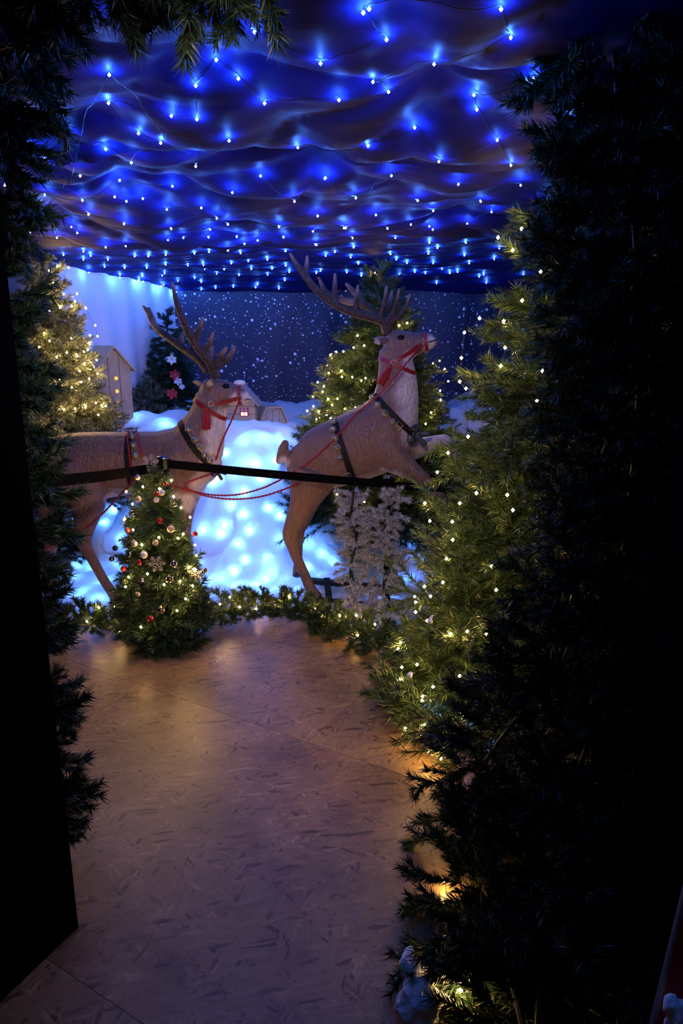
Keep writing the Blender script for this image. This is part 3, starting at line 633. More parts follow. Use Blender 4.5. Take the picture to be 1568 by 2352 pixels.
# ------------------------------------------------------------------ reindeer
def deer(name, label, Y0, chains, pale, dark, eye, base_px):
    bp = P(*base_px, Y0); bp[2] = .03
    root = thing(name, bp, label, 'reindeer statue', 'reindeer team'); b = MB()
    for ch, dr in chains:
        pts = []; ra = []
        for q in ch:
            off = q[3] if len(q) > 3 else 0; p = P(q[0], q[1], Y0 + off); p[1] = Y0 + off; pts.append(p); ra.append(q[2] * mpp(p))
        n = max(len(pts) * 4, 12); S = spline(pts, n); ra = np.interp(np.linspace(0, len(pts) - 1, n), np.arange(len(pts)), ra)
        b.etube(S, ra, ra * dr)
    me = b.mesh('deer_raw', M['deer']); o = bpy.data.objects.new('body', me); COL.objects.link(o)
    rm = o.modifiers.new('r', 'REMESH'); rm.mode = 'VOXEL'; rm.voxel_size = .0085; rm.use_smooth_shade = True
    sm = o.modifiers.new('s', 'SMOOTH'); sm.factor = .5; sm.iterations = 7
    dg = bpy.context.evaluated_depsgraph_get(); me2 = bpy.data.meshes.new_from_object(o.evaluated_get(dg)); o.modifiers.clear(); o.data = me2
    n = len(me2.vertices); V = np.empty(n * 3); me2.vertices.foreach_get('co', V); V = V.reshape(-1, 3)
    N = np.empty(n * 3); me2.vertices.foreach_get('normal', N); N = N.reshape(-1, 3)
    bvh = BVHTree.FromPolygons([tuple(v) for v in V], [tuple(p.vertices) for p in me2.polygons])
    flat = V.copy(); s = (Y0 / V[:, 1])[:, None]
    px, py = proj(flat)
    nz = fbm(V[:, 0] * 9 + 5, V[:, 2] * 9, 3) * .35
    wgt = np.zeros(n)
    for x, y, r in pale: wgt = np.maximum(wgt, 1 - sstep(.55, 1.25, np.hypot(px - x, py - y) / r + nz))
    wgt = np.maximum(wgt, sstep(.55, .9, -N[:, 2]) * .8 * (py > 1000) * (py < 1160))
    dk = np.zeros(n)
    for x, y, r in dark: dk = np.maximum(dk, 1 - sstep(.6, 1.1, np.hypot(px - x, py - y) / r))
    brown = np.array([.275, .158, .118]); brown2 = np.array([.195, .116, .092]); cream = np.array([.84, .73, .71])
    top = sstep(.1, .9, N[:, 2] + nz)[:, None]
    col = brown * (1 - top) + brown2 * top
    col = col * (1 - wgt[:, None]) + cream * wgt[:, None]; col = col * (1 - dk[:, None]) + np.array([.035, .022, .02]) * dk[:, None]
    a = me2.color_attributes.new('coat', 'FLOAT_COLOR', 'POINT'); a.data.foreach_set('color', np.concatenate([col, np.ones((n, 1))], 1).ravel())
    me2.transform(Matrix.Translation(Vector(-bp))); o.location = (0, 0, 0); o.parent = root
    D = Tree(); D.root, D.bvh, D.Y0 = root, bvh, Y0
    def hit(x, y):
        d = ray(x, y); h = bvh.ray_cast(Vector(C0), Vector(d).normalized())
        if h[0] is None: p = P(x, y, Y0); return p, np.array([0, -1., 0])
        return np.array(h[0]), np.array(h[1])
    D.hit = hit
    p, nr = hit(*eye); R = np.array(Vector(-nr).to_track_quat('Z', 'Y').to_matrix())
    for mir in (0, 1):
        q = p.copy(); RR = R
        if mir: q[1] = 2 * Y0 - q[1]; RR = np.diag([1, -1, 1]) @ R
        MB().ell(q, (8.5 * mpp(p), 6 * mpp(p), 4 * mpp(p)), 16, R=RR).build('eye', M['eye'], root, smooth=True)
    return D
def ribbon(D, name, pts, nrms, wm, th, m, parent=None, closed=False):
    pts = np.array(pts); nrms = np.array(nrms); k = len(pts)
    if closed: t = np.roll(pts, -1, 0) - np.roll(pts, 1, 0)
    else: t = np.gradient(pts, axis=0)
    t /= np.linalg.norm(t, axis=1)[:, None] + 1e-9; sd_ = np.cross(t, nrms); sd_ /= np.linalg.norm(sd_, axis=1)[:, None] + 1e-9
    V = []
    for i in range(k):
        for a, h in ((-.5, -.002), (-.5, th), (.5, th), (.5, -.002)): V.append(pts[i] + sd_[i] * wm * a + nrms[i] * h)
    rng = range(k) if closed else range(k - 1); F = []
    for i in rng:
        j = (i + 1) % k
        F += [(4 * i + a, 4 * i + (a + 1) % 4, 4 * j + (a + 1) % 4, 4 * j + a) for a in range(4)]
    return MB().add(V, F).build(name, m, parent or D.root, smooth=False)
def smooth_loop(A, it, closed):
    A = np.array(A)
    for _ in range(it):
        if closed: A = .5 * A + .25 * (np.roll(A, 1, 0) + np.roll(A, -1, 0))
        else: A[1:-1] = .5 * A[1:-1] + .25 * (A[:-2] + A[2:])
    return A
def loop_strap(D, name, top, bot, wpx, m, th=.006, reach=.42, parent=None):
    Tp, B = P(*top, D.Y0), P(*bot, D.Y0); c = (Tp + B) / 2; u = (Tp - B) / np.linalg.norm(Tp - B); v = np.array([0, 1., 0]); pts = []; nr = []
    half = np.linalg.norm(Tp - B) / 2
    for q in np.linspace(0, 2 * math.pi, 72, endpoint=False):
        d = u * math.cos(q) + v * math.sin(q); s = c + d * (half * 1.35 + .03)
        h = D.bvh.ray_cast(Vector(s), Vector(-d))
        if h[0] is None: continue
        pts.append(np.array(h[0])); nr.append(d)
    pts = smooth_loop(pts, 3, True)
    return ribbon(D, name, pts, nr, wpx * mpp(c), th, m, parent, True)
def px_strap(D, name, path, wpx, m, th=.006, mirror=False, parent=None):
    pl = np.array(path, float); s = np.concatenate([[0], np.cumsum(np.hypot(*np.diff(pl, axis=0).T))]); q = np.linspace(0, s[-1], 24)
    P2 = [D.hit(x, y) for x, y in zip(np.interp(q, s, pl[:, 0]), np.interp(q, s, pl[:, 1]))]
    pts = smooth_loop([a for a, _ in P2], 2, False); nr = np.array([b for _, b in P2]); nr = smooth_loop(nr, 3, False); nr /= np.linalg.norm(nr, axis=1)[:, None]
    o = ribbon(D, name, pts, nr, wpx * mpp(pts[0]), th, m, parent)
    if mirror:
        pts = pts.copy(); nr = nr.copy(); pts[:, 1] = 2 * D.Y0 - pts[:, 1]; nr[:, 1] *= -1
        ribbon(D, name, pts, nr, wpx * mpp(pts[0]), th, m, parent)
    return o
def bells(D, pxs, parent, r=7.2):
    for x, y in pxs:
        p, n = D.hit(x, y); R = np.array(Vector(n).to_track_quat('Z', 'Y').to_matrix()); rr = r * mpp(p); c = p + n * rr * .75
        b = MB().ell(c, rr, 14, R=R)
        b.lathe([(rr * 1.0, -.0012), (rr * 1.07, -.0012), (rr * 1.07, .0012), (rr * 1.0, .0012)], c, 16, R=R)
        for a in (0, 1):
            t = np.linspace(-.9, .9, 7); arc = np.array([((math.sin(q) if a == 0 else 0), (math.sin(q) if a else 0), math.cos(q)) for q in t]) * rr * 1.01
            b.tube(arc @ R.T + c, rr * .07, 4, 1)
        b.build('bell', [M['bell'], M['strap']], parent, smooth=True)
def antlers(D, specs):
    for off0, off1, beams in specs:
        b = MB()
        x0, y0 = beams[0][0][:2]; tipd = max(math.hypot(q[0] - x0, q[1] - y0) for bm in beams for q in bm)
        for bm in beams:
            pts = []; ra = []
            for x, y, r in bm:
                f = math.hypot(x - x0, y - y0) / tipd; p = P(x, y, D.Y0 + off0 + (off1 - off0) * f); pts.append(p); ra.append(r * mpp(p))
            n = len(pts) * 5; S = spline(pts, n); b.etube(S, np.interp(np.linspace(0, len(pts) - 1, n), np.arange(len(pts)), ra), np.interp(np.linspace(0, len(pts) - 1, n), np.arange(len(pts)), ra) * .8, n=10)
        o = b.build('antler', M['antler'], D.root, smooth=True)
        rm = o.modifiers.new('r', 'REMESH'); rm.mode = 'VOXEL'; rm.voxel_size = .0045; rm.use_smooth_shade = True
        sm = o.modifiers.new('s', 'SMOOTH'); sm.factor = .5; sm.iterations = 4
        me = bpy.data.meshes.new_from_object(o.evaluated_get(bpy.context.evaluated_depsgraph_get())); o.modifiers.clear(); o.data = me
        n = len(me.vertices); V = np.empty(n * 3); me.vertices.foreach_get('co', V); px, py = proj(V.reshape(-1, 3) + base(D.root)); wg = np.zeros(n)
        for bm in beams:
            x, y = bm[-1][:2]; wg = np.maximum(wg, 1 - sstep(4, 34, np.hypot(px - x, py - y)))
        cl = np.array([.062, .030, .024]) * (1 - wg[:, None]) + np.array([.34, .20, .15]) * wg[:, None]
        at = me.color_attributes.new('coat', 'FLOAT_COLOR', 'POINT'); at.data.foreach_set('color', np.concatenate([cl, np.ones((n, 1))], 1).ravel())
def bow(D, x, y, s, ang=0, parent=None):
    p, n = D.hit(x, y); p = p + n * .025; k = mpp(p) * s; b = MB(); ca, sa = math.cos(ang), math.sin(ang)
    R = np.array([[ca, 0, -sa], [0, 1, 0], [sa, 0, ca]])
    def loc(v): return np.array(v) @ R.T * k + p
    for sg in (-1, 1):
        for dz, tk in ((6, 1), (0, .9)):
            arc = [loc((sg * (2 + 16 * math.sin(t)), -3 * math.sin(t * 2) * tk, dz * math.cos(t) * 1.6)) for t in np.linspace(0, math.pi, 11)]
            b.etube(np.array(arc), np.full(11, k * 1.3), np.full(11, k * 6.5), n=8)
        tail = [loc((sg * (1 + 9 * t), -2 * t, -4 - 22 * t)) for t in np.linspace(0, 1, 6)]
        b.etube(np.array(tail), np.full(6, k * 4.5), np.full(6, k * .8), n=8)
    b.ell(p, k * 5, 12)
    return b.build('bow', M['bow'], parent or D.root, smooth=True)
def tassel(D, x0, y0, x1, y1, parent=None):
    a, n = D.hit(x0, y0); a = a + n * .02; k = mpp(a); dirv = P(x1, y1, a[1]) - P(x0, y0, a[1]); L = np.linalg.norm(dirv); dirv /= L
    R = np.array(Vector(dirv).to_track_quat('Z', 'Y').to_matrix()); b = MB()
    b.lathe([(.3 * k, 0), (5 * k, 3 * k), (5.5 * k, 8 * k), (4 * k, 11 * k)], a, 14, R=R)
    for i in range(30):
        q = i * 2.4; r0 = 4 * k * math.sqrt((i + .5) / 30); r1 = 9.5 * k * math.sqrt((i + .5) / 30)
        s = np.array([(r0 * math.cos(q), r0 * math.sin(q), 10 * k), (r1 * math.cos(q), r1 * math.sin(q), 10 * k + (L - 10 * k) * .5), (r1 * .95 * math.cos(q), r1 * .95 * math.sin(q), L * random.uniform(.94, 1.03))])
        b.tube(s @ R.T + a, .0042, 5)
    return b.build('tassel', M['rope'], parent or D.root)
def rope(name, label, pts, r=.0042, n=60, parent=None, group='red reins'):
    S = spline(pts, n); Lg = np.linalg.norm(np.diff(S, axis=0), axis=1).sum(); m = max(40, int(Lg / .006)); S = spline(pts, m); b = MB()
    t = np.gradient(S, axis=0); t /= np.linalg.norm(t, axis=1)[:, None]; u = np.cross(t, (0, 1, .3)); u /= np.linalg.norm(u, axis=1)[:, None]; v = np.cross(t, u)
    ph = np.linspace(0, Lg / .035 * 2 * math.pi, m)[:, None]
    for k in range(2): b.tube(S + (u * np.cos(ph + k * math.pi) + v * np.sin(ph + k * math.pi)) * r * .75, r * .8, 5)
    o = b.build(name, M['rope'], parent, origin=None if parent else S[0], smooth=True)
    if not parent: tag(o, label, 'rope', group)
    return o

Y2 = 4.25
D2 = deer('reindeer', 'brown reindeer statue leaping with head raised and forelegs lifted', Y2, [
    ([(668,1062,34),(690,1064,58),(720,1060,70),(760,1046,77),(800,1033,80),(850,1012,84),(895,995,82),(925,985,62),(942,982,38)], .74),
    ([(892,965,74),(906,928,56),(911,895,49),(911,862,44),(909,832,40),(905,800,36)], .72),
    ([(891,786,27),(914,791,34),(940,792,31),(962,788,24),(980,785,20.5),(993,783,17),(1000,782,11)], .72),
    ([(722,1085,58,-.05),(706,1130,43,-.075),(695,1160,31,-.085),(682,1190,25,-.09),(670,1215,20,-.09),(667,1231,19,-.09),(674,1258,15,-.09),(684,1288,12.5,-.09),(699,1320,12,-.095),(712,1350,13,-.1),(722,1366,14,-.1),(730,1375,15,-.1)], .8),
    ([(718,1090,52,.07),(702,1145,36,.10),(693,1190,22,.12),(685,1215,17,.12),(684,1250,12,.12),(684,1290,10,.12),(682,1312,11,.12),(682,1323,12,.12)], .8),
    ([(880,1020,55,-.05),(903,1050,38,-.09),(930,1071,28,-.11),(955,1089,20,-.12),(976,1104,15,-.12),(1006,1135,12,-.12),(1030,1172,11,-.12)], .85),
    ([(925,1020,45,.05),(955,1030,25,.09),(985,1021,19,.11),(1012,1012,14,.11),(1026,1013,12,.11),(1046,1050,11,.11),(1055,1080,10,.11)], .85),
    ([(657,1013,8),(651,1030,12),(644,1050,11),(638,1064,6)], .8),
    ([(892,778,6,-.07),(881,783,9,-.10),(870,786,8.5,-.13),(860,786,5,-.16),(855,785,2,-.175)], .55),
    ([(892,776,6,.07),(881,778,9,.10),(870,779,8.5,.13),(860,778,5,.16),(855,777,2,.175)], .55),
    ], [(957,900,54),(964,950,50),(948,850,28),(992,790,24),(968,1010,44),(1005,1020,50),(850,1140,42),(905,1112,28),(790,1140,26),(650,1062,16),(866,787,7),(940,820,16)],
    [(1000,770,7),(738,1380,14),(682,1326,13)], (920,775), (740,1380))
antlers(D2, [(-.05, -.20, [
    [(889,765,11),(881,741,10.5),(855,730,10),(807,717,10),(766,697,10),(728,667,9),(702,636,8),(683,609,6.5),(665,581,3)],
    [(702,636,7),(704,612,6),(705,587,3)],[(768,697,7),(769,660,6.5),(769,627,3)],[(815,718,7),(819,685,6.5),(822,654,3)],
    [(872,736,7),(883,695,6),(888,657,3.5)],[(886,742,8),(906,712,6.5),(917,663,3)],[(890,748,7),(926,716,6),(942,675,3)]]),
    (.05, .22, [[(888,765,11),(880,742,10),(862,722,9),(836,698,8),(812,670,7),(794,651,4)],[(866,724,7),(840,708,6),(803,687,3.5)],
    [(836,698,8),(790,690,8),(750,672,7),(731,636,3)],[(878,742,7),(892,705,6),(900,668,3.5)]])])
h2 = loop_strap(D2, 'noseband', (972,757), (980,812), 8, M['red'])
px_strap(D2, 'cheek_strap', [(900,833),(935,813),(968,790)], 8.5, M['red'], mirror=True)
loop_strap(D2, 'throat_strap', (862,818), (962,862), 9, M['red'])
for x, y in ((968,790),(903,833)):
    p, n = D2.hit(x, y); R = np.array(Vector(n).to_track_quat('Z', 'Y').to_matrix()); k = mpp(p)
    ring = np.array([(math.cos(t) * 6 * k, math.sin(t) * 6 * k, 0) for t in np.linspace(0, 2 * math.pi, 17)]) @ R.T + p + n * .010
    MB().tube(ring, 1.1 * k, 6).build('ring', M['gold'], D2.root, smooth=True)
tassel(D2, 899, 838, 873, 882)
g2 = loop_strap(D2, 'girth_strap', (766,958), (822,1128), 14, M['strap'], .008); bells(D2, [(768,971),(766,988),(770,1007),(775,1028),(780,1051)], g2)
c2 = loop_strap(D2, 'neck_strap', (850,898), (962,1012), 14, M['strap'], .008, reach=.5); bells(D2, [(858,914),(869,931),(884,949),(902,968)], c2)
def buckle(D, x, y, ang, par, s=1):
    p, n = D.hit(x, y); k = mpp(p) * s; R = np.array(Vector(n).to_track_quat('Z', 'Y').to_matrix()); ca, sa = math.cos(ang), math.sin(ang)
    q = np.array([(a * ca - c * sa, a * sa + c * ca, 0) for a, c in ((-9,-7),(9,-7),(9,7),(-9,7),(-9,-7))]) * k @ R.T + p + n * .012
    MB().tube(np.repeat(q, 1, 0), 1.2 * k, 6).build('buckle', M['gold'], par)
buckle(D2, 796, 1091, .4, g2); buckle(D2, 913, 979, .8, c2)
bow(D2, 942, 996, 1.3, 1.25, c2)
for pts in ([(984,786),(994,783),(1002,780)],):
    S = [D2.hit(*q) for q in pts]; MB().tube([a + n * .002 for a, n in S], .004, 6).build('mouth', M['nose'], D2.root)
# steel base under the leaping reindeer
br = D2.root
def bar(a, c, wd, ht, name='base_bar'):
    a, c = np.array(a), np.array(c); t = (c - a) / np.linalg.norm(c - a); s = np.cross(t, (0, 0, 1)); V = []
    for p in (a, c):
        for i, j in ((-1, -1), (1, -1), (1, 1), (-1, 1)): V.append(p + s * wd / 2 * i + np.array([0, 0, ht / 2 * j]))
    MB().add(V, [(3, 2, 1, 0), (4, 5, 6, 7), (0, 1, 5, 4), (1, 2, 6, 5), (2, 3, 7, 6), (3, 0, 4, 7)]).build(name, M['iron'], br)
f0, f1 = P(700, 1376, Y2 - .12), P(990, 1407, Y2 - .18)
bar(f0, f1, .05, .03); k0 = f0 + np.array([-.02, .27, .03]); bar(k0, f1 + np.array([0, .27, .03]), .05, .03); bar(f0 + np.array([.15, 0, .004]), k0 + np.array([.15, 0, .004]), .04, .025)
sp0 = P(806, 1118, Y2 - .02); MB().tube([(sp0[0], sp0[1], .03), (sp0[0], sp0[1], sp0[2] + .03)], .012, 10).build('support_pole', M['iron'], br)

Y1 = 4.16
D1 = deer('reindeer', 'brown reindeer statue standing behind the small decorated tree', Y1, [
    ([(108,1065,42),(135,1063,63),(190,1063,71),(250,1063,72),(310,1064,73),(370,1066,76),(420,1062,82),(460,1060,70),(487,1062,44),(500,1062,24)], .74),
    ([(452,1020,66),(466,988,54),(476,960,45),(482,934,40),(482,905,34)], .74),
    ([(468,897,26),(490,900,32),(515,904,31),(538,908,26),(555,912,20),(567,914,14.5),(574,915,9)], .72),
    ([(150,1085,62,-.05),(183,1120,58,-.07),(199,1150,46,-.085),(199,1175,35,-.09),(197,1195,28,-.09),(192,1225,22,-.09),(193,1248,18,-.09),(207,1275,13,-.09),(222,1303,12,-.09),(240,1335,11.5,-.09),(258,1362,12,-.09),(268,1378,13,-.09),(276,1388,13,-.09)], .8),
    ([(180,1106,46,-.02),(232,1104,42,-.01),(285,1096,42,0),(330,1090,44,0)], .8),
    ([(130,1090,50,.07),(118,1150,36,.10),(114,1200,24,.11),(116,1240,16,.11),(114,1300,12,.11),(112,1355,11,.11),(116,1372,12,.11)], .8),
    ([(420,1110,42,-.05),(420,1150,25,-.09),(416,1200,18,-.1),(412,1250,15,-.1),(410,1300,12,-.1),(408,1350,11,-.1),(412,1380,13,-.1)], .9),
    ([(440,1100,40,.06),(434,1150,20,.09),(426,1200,15,.09),(422,1300,11,.09),(420,1355,11,.09),(424,1372,12,.09)], .9),
    ([(478,894,6,-.07),(480,887,8.5,-.10),(482,880,8.5,-.13),(485,872,5,-.155),(487,868,2,-.165)], .55),
    ([(466,885,6,.07),(457,881,8.5,.10),(449,878,7,.125),(441,876,3,.14)], .6),
    ], [(518,970,34),(508,1010,40),(498,1050,42),(470,1110,34),(545,922,22),(568,915,16),(430,1155,20),(400,1150,20),(482,881,8),(260,1150,20)],
    [(577,904,7),(276,1392,14),(412,1384,13)], (519,887), (290,1385))
antlers(D1, [(-.05, -.16, [
    [(495,866,11),(483,835,11),(460,806,10.5),(437,771,10),(421,737,9),(405,691,7),(395,647,3)],
    [(447,785,8),(457,757,7),(467,727,3)],[(466,812,8),(480,790,7),(490,763,3)],
    [(487,845,8),(514,832,7),(529,815,6),(540,795,3)],[(490,842,7),(508,815,7),(521,797,3.5)]]),
    (.05, .24, [[(478,855,10),(456,826,10),(418,798,9.5),(386,775,9),(355,748,8),(340,718,6),(328,702,3)],[(358,752,7),(349,728,6),(341,706,3.5)],
    [(384,774,7),(366,764,6),(349,745,3)],[(440,814,7),(446,785,6),(447,757,3.5)],[(418,798,7),(417,775,5.5),(424,760,3)],[(470,845,7),(484,815,6),(488,795,3.5)]])])
loop_strap(D1, 'noseband', (549,883), (553,936), 8, M['red'])
px_strap(D1, 'cheek_strap', [(486,929),(520,922),(549,914)], 8.5, M['red'], mirror=True)
loop_strap(D1, 'throat_strap', (438,910), (526,966), 9, M['red'])
for x, y in ((549,914),(484,928)):
    p, n = D1.hit(x, y); R = np.array(Vector(n).to_track_quat('Z', 'Y').to_matrix()); k = mpp(p)
    ring = np.array([(math.cos(t) * 6 * k, math.sin(t) * 6 * k, 0) for t in np.linspace(0, 2 * math.pi, 17)]) @ R.T + p + n * .010
    MB().tube(ring, 1.1 * k, 6).build('ring', M['gold'], D1.root, smooth=True)
tassel(D1, 475, 934, 475, 986)
g1 = loop_strap(D1, 'girth_strap', (302,985), (320,1142), 15, M['strap'], .008); bells(D1, [(304,1006),(307,1024),(310,1046),(315,1096)], g1)
c1 = loop_strap(D1, 'neck_strap', (416,968), (505,1092), 13, M['strap'], .008); bells(D1, [(434,988),(447,1010),(459,1026),(469,1043),(479,1056)], c1)
bow(D1, 490, 1078, .85, .9, c1)
for pts in ([(562,918),(568,917),(573,917)],):
    S = [D1.hit(*q) for q in pts]; MB().tube([a + n * .002 for a, n in S], .003, 6).build('mouth', M['nose'], D1.root)

# reins
def on(D, x, y, h=.012):
    p, n = D.hit(x, y); return p + n * h
rope('rein_rope', 'red cord from the raised halter along the flank of the leaping reindeer', [on(D2,968,792), P(930,838,Y2-.22), P(868,908,Y2-.24), on(D2,820,955,.02), on(D2,770,1010,.02), on(D2,710,1062,.02), on(D2,672,1088,.015), P(640,1104,Y2-.15)])
rope('rein_rope', 'upper red cord sagging between the two reindeer', [P(640,1104,Y2-.15), P(600,1122,4.1), P(545,1136,4.06), P(490,1137,4.03), P(440,1128,4.0), on(D1,410,1118,.02), on(D1,360,1100,.02), on(D1,322,1090,.02)])
rope('rein_rope', 'lower red cord sagging between the two reindeer', [on(D2,690,1108,.015), P(665,1119,4.08), P(610,1138,4.05), P(555,1146,4.03), P(500,1144,4.0), P(450,1132,3.99), on(D1,425,1112,.02), on(D1,470,1090,.015), on(D1,497,1080,.015)])
rope('rein_rope', 'red cord from the halter down to the bow of the standing reindeer', [on(D1,549,918), P(535,958,Y1-.13), P(510,1012,Y1-.15), on(D1,490,1056,.02)])
rope('rein_rope', 'red cord slanting across the hind leg of the standing reindeer', [on(D1,312,1100,.02), P(280,1132,Y1-.18), P(235,1180,Y1-.2), P(190,1216,Y1-.2), P(148,1240,Y1-.2), P(100,1262,Y1-.2)])
rope('rein_rope', 'red cord hanging over the back left of the girth bells', [on(D1,296,992,.012), on(D1,294,1010,.014), on(D1,298,1040,.014), on(D1,301,1075,.014), on(D1,304,1100,.016), on(D1,302,1112,.018)])
rope('rein_rope', 'red cord hanging over the back right of the girth bells', [on(D1,314,992,.012), on(D1,318,1010,.014), on(D1,324,1032,.014), on(D1,331,1050,.014)])

# ------------------------------------------------------------------ belt barrier
pa, pb = P(374, 1048, 3.80), P(892, 1093, 4.0)
def post(p, label):
    r = thing('barrier_post', (p[0], p[1], 0), label, 'barrier post', 'belt barrier posts'); x, y, z = p
    MB().tube([(x, y, .01), (x, y, z - .09)], .022, 16).build('pole', M['black'], r, smooth=True)
    MB().lathe([(.16, 0.012), (.16, .025), (.12, .035), (.03, .05)], (x, y, 0), 28).build('base', M['black'], r, smooth=True)
    MB().lathe([(.030, -.085), (.030, -.006), (.026, 0)], (x, y, z), 20).build('belt_housing', M['black'], r, smooth=True)
    MB().lathe([(.033, -.012), (.034, -.006), (.030, .001), (.004, .003)], (x, y, z), 20).build('cap', M['chrome'], r, smooth=True)
    for a in (0, 1, 2, 3):
        q = a * math.pi / 2 + .5; MB().box((-.010, -.004, -.068), (.010, .006, -.016), c=(x + .030 * math.cos(q), y + .030 * math.sin(q), z), R=[[-math.sin(q), math.cos(q), 0], [math.cos(q), math.sin(q), 0], [0, 0, 1]]).build('belt_clip', M['chrome'] if a == 3 else M['black'], r)
    return r
post(pa, 'black barrier post with chrome cap behind the small decorated tree')
post(pb, 'black barrier post under the leaping reindeer by the flocked garlands')
def belt(label, a, c, h, sagm):
    b = MB(); V = []; n = 14
    for i in range(n):
        t = i / (n - 1); p = a + (c - a) * t; p = p - np.array([0, 0, sagm * 4 * t * (1 - t)])
        for dy, dz in ((-.0012, -h / 2), (-.0012, h / 2), (.0012, h / 2), (.0012, -h / 2)): V.append(p + np.array([0, dy, dz]))
    F = [(4 * i + k, 4 * i + (k + 1) % 4, 4 * i + 4 + (k + 1) % 4, 4 * i + 4 + k) for i in range(n - 1) for k in range(4)]
    tag(b.add(V, F).build('barrier_belt', M['belt'], origin=np.array(a)), label, 'barrier belt', 'barrier belts')
belt('black barrier belt crossing in front of the leaping reindeer', P(390, 1066, 3.79), P(890, 1112, 3.98), .047, .004)
belt('black barrier belt crossing the standing reindeer on the left', P(352, 1075, 3.78), P(60, 1109, 2.75), .052, .01)
belt('short black barrier belt running into the tall lit tree', P(896, 1115, 3.98), P(1060, 1124, 3.7), .045, 0)

# ------------------------------------------------------------------ baubles and snowflakes on the small tree
def z3(a, c): return (100 + a * .319, 1000 + c * .319)
BA = [  # zoom x, zoom y, radius px, colour, metal, label
 (850,412,7,'pearl','pearl white bauble touching the top light of the small tree'),
 (812,466,6,'pearl','pale bauble under the top light of the small tree'),
 (683,460,7,'champagne','champagne bauble on the upper left of the small tree'),
 (677,302,6.5,'champagne','champagne bauble beside the tip of the small tree'),
 (915,675,8.5,'champagne','large champagne bauble right of the red one in mid tree'),
 (650,780,8,'champagne','champagne bauble left of a light in mid tree'),
 (722,860,8.5,'pearl','bright white bauble hanging above the red drop'),
 (620,858,5.5,'silver','small silver bauble left of the bright white one'),
 (805,775,6.5,'champagne','dull champagne bauble at the middle of the small tree'),
 (680,1145,5.5,'champagne','small champagne bauble low on the left of the small tree'),
 (875,348,4.5,'red','tiny red bauble near the tip of the small tree'),
 (812,422,5.5,'red','red bauble behind the pearl one at the tree top'),
 (838,615,6.5,'red','glossy red bauble in the upper middle of the small tree'),
 (607,686,6.5,'copper','copper red bauble on the left edge of the small tree'),
 (688,915,6.5,'red','red drop bauble under the bright white one'),
 (575,960,6.5,'red','dark red bauble low on the left edge of the small tree'),
 (770,1318,7,'red','red bauble resting over the floor garland'),
 (1090,710,6,'red','dark red bauble on the right edge of the small tree'),
 (935,928,8.5,'silver','mirror silver bauble right of the hanging snowflake'),
 (905,1035,9,'gold','large gold bauble below the mirror silver one'),
 (705,1045,6,'silver','silver bauble between two bright lights low on the tree'),
 (845,1260,9,'gold','gold bauble at the foot of the small tree'),
 (882,1452,7.5,'silver','silver bauble on the floor edge of the garland'),
 (515,812,6.5,'petrol','dark petrol bauble on the far left twig of the small tree'),
 (490,890,6,'gold','gold bauble on the lowest left twig of the small tree'),
 (640,557,4.5,'silver','tiny silver bauble on the upper left of the small tree'),
 (942,500,5.5,'gold','small gold bauble on the upper right of the small tree'),
 (1160,972,6,'gold','gold bauble hanging at the far right of the small tree')]
BC = {'pearl': ((.75, .66, .64), .3, 0), 'champagne': ((.50, .40, .32), .35, .4), 'red': ((.42, .012, .015), .15, .3), 'copper': ((.45, .12, .05), .2, .6),
      'silver': ((.75, .75, .80), .08, 1.), 'gold': ((.72, .55, .28), .12, 1.), 'petrol': ((.012, .03, .04), .15, .3)}
BMAT = {k: mat(k + '_bauble', *v) for k, v in BC.items()}
for a, c, r, k, lab in BA:
    x, y = z3(a, c); p = tree_pts(ts, [(x, y)], .055)[0] if y < 1445 else FL(x, y, .03)
    rr = r * mpp(p); root = thing('bauble', p, lab, 'bauble', 'baubles on the small tree')
    MB().ell(p, rr, 20).build('ball', BMAT[k], root, smooth=True)
    MB().lathe([(rr * .26, rr * .93), (rr * .26, rr * 1.18), (rr * .18, rr * 1.22)], p, 10).build('cap', M['gold'], root)
    MB().tube([p + np.array([0, 0, rr * 1.2]), p + np.array([.002, .006, rr * 1.2 + .012]), p + np.array([.0, .018, rr * 1.2 + .020])], .0007, 4).build('hook', M['chrome'], root)
def snowflake(p, r, label, rot):
    root = thing('snowflake_ornament', p, label, 'ornament', 'snowflake ornaments')
    for k in range(6):
        b = MB(); q = k * math.pi / 3 + rot; d = np.array([math.cos(q), 0, math.sin(q)]); b.tube([p, p + d * r], r * .055, 5)
        for s, l in ((.35, .30), (.58, .34), (.80, .2)):
            for sg in (-1, 1):
                q2 = q + sg * 1.0; e = np.array([math.cos(q2), 0, math.sin(q2)]); b.tube([p + d * r * s, p + d * r * s + e * r * l], r * .045, 5)
        b.build('arm', M['snowflake'], root)
    MB().ell(p, (r * .14, r * .06, r * .14), 10).build('centre', M['snowflake'], root)
p = P(345, 1064, 3.70); snowflake(p, 21 * mpp(p), 'glitter snowflake topping the small tree beside the chrome cap', .3)
p = tree_pts(ts, [(360, 1295)], .05)[0]; snowflake(p, 20 * mpp(p), 'glitter snowflake hanging in the middle of the small tree', .1)
p = tree_pts(ts, [(448, 1320)], .03)[0]; snowflake(p, 17 * mpp(p), 'dull snowflake at the right edge of the small tree', .5)

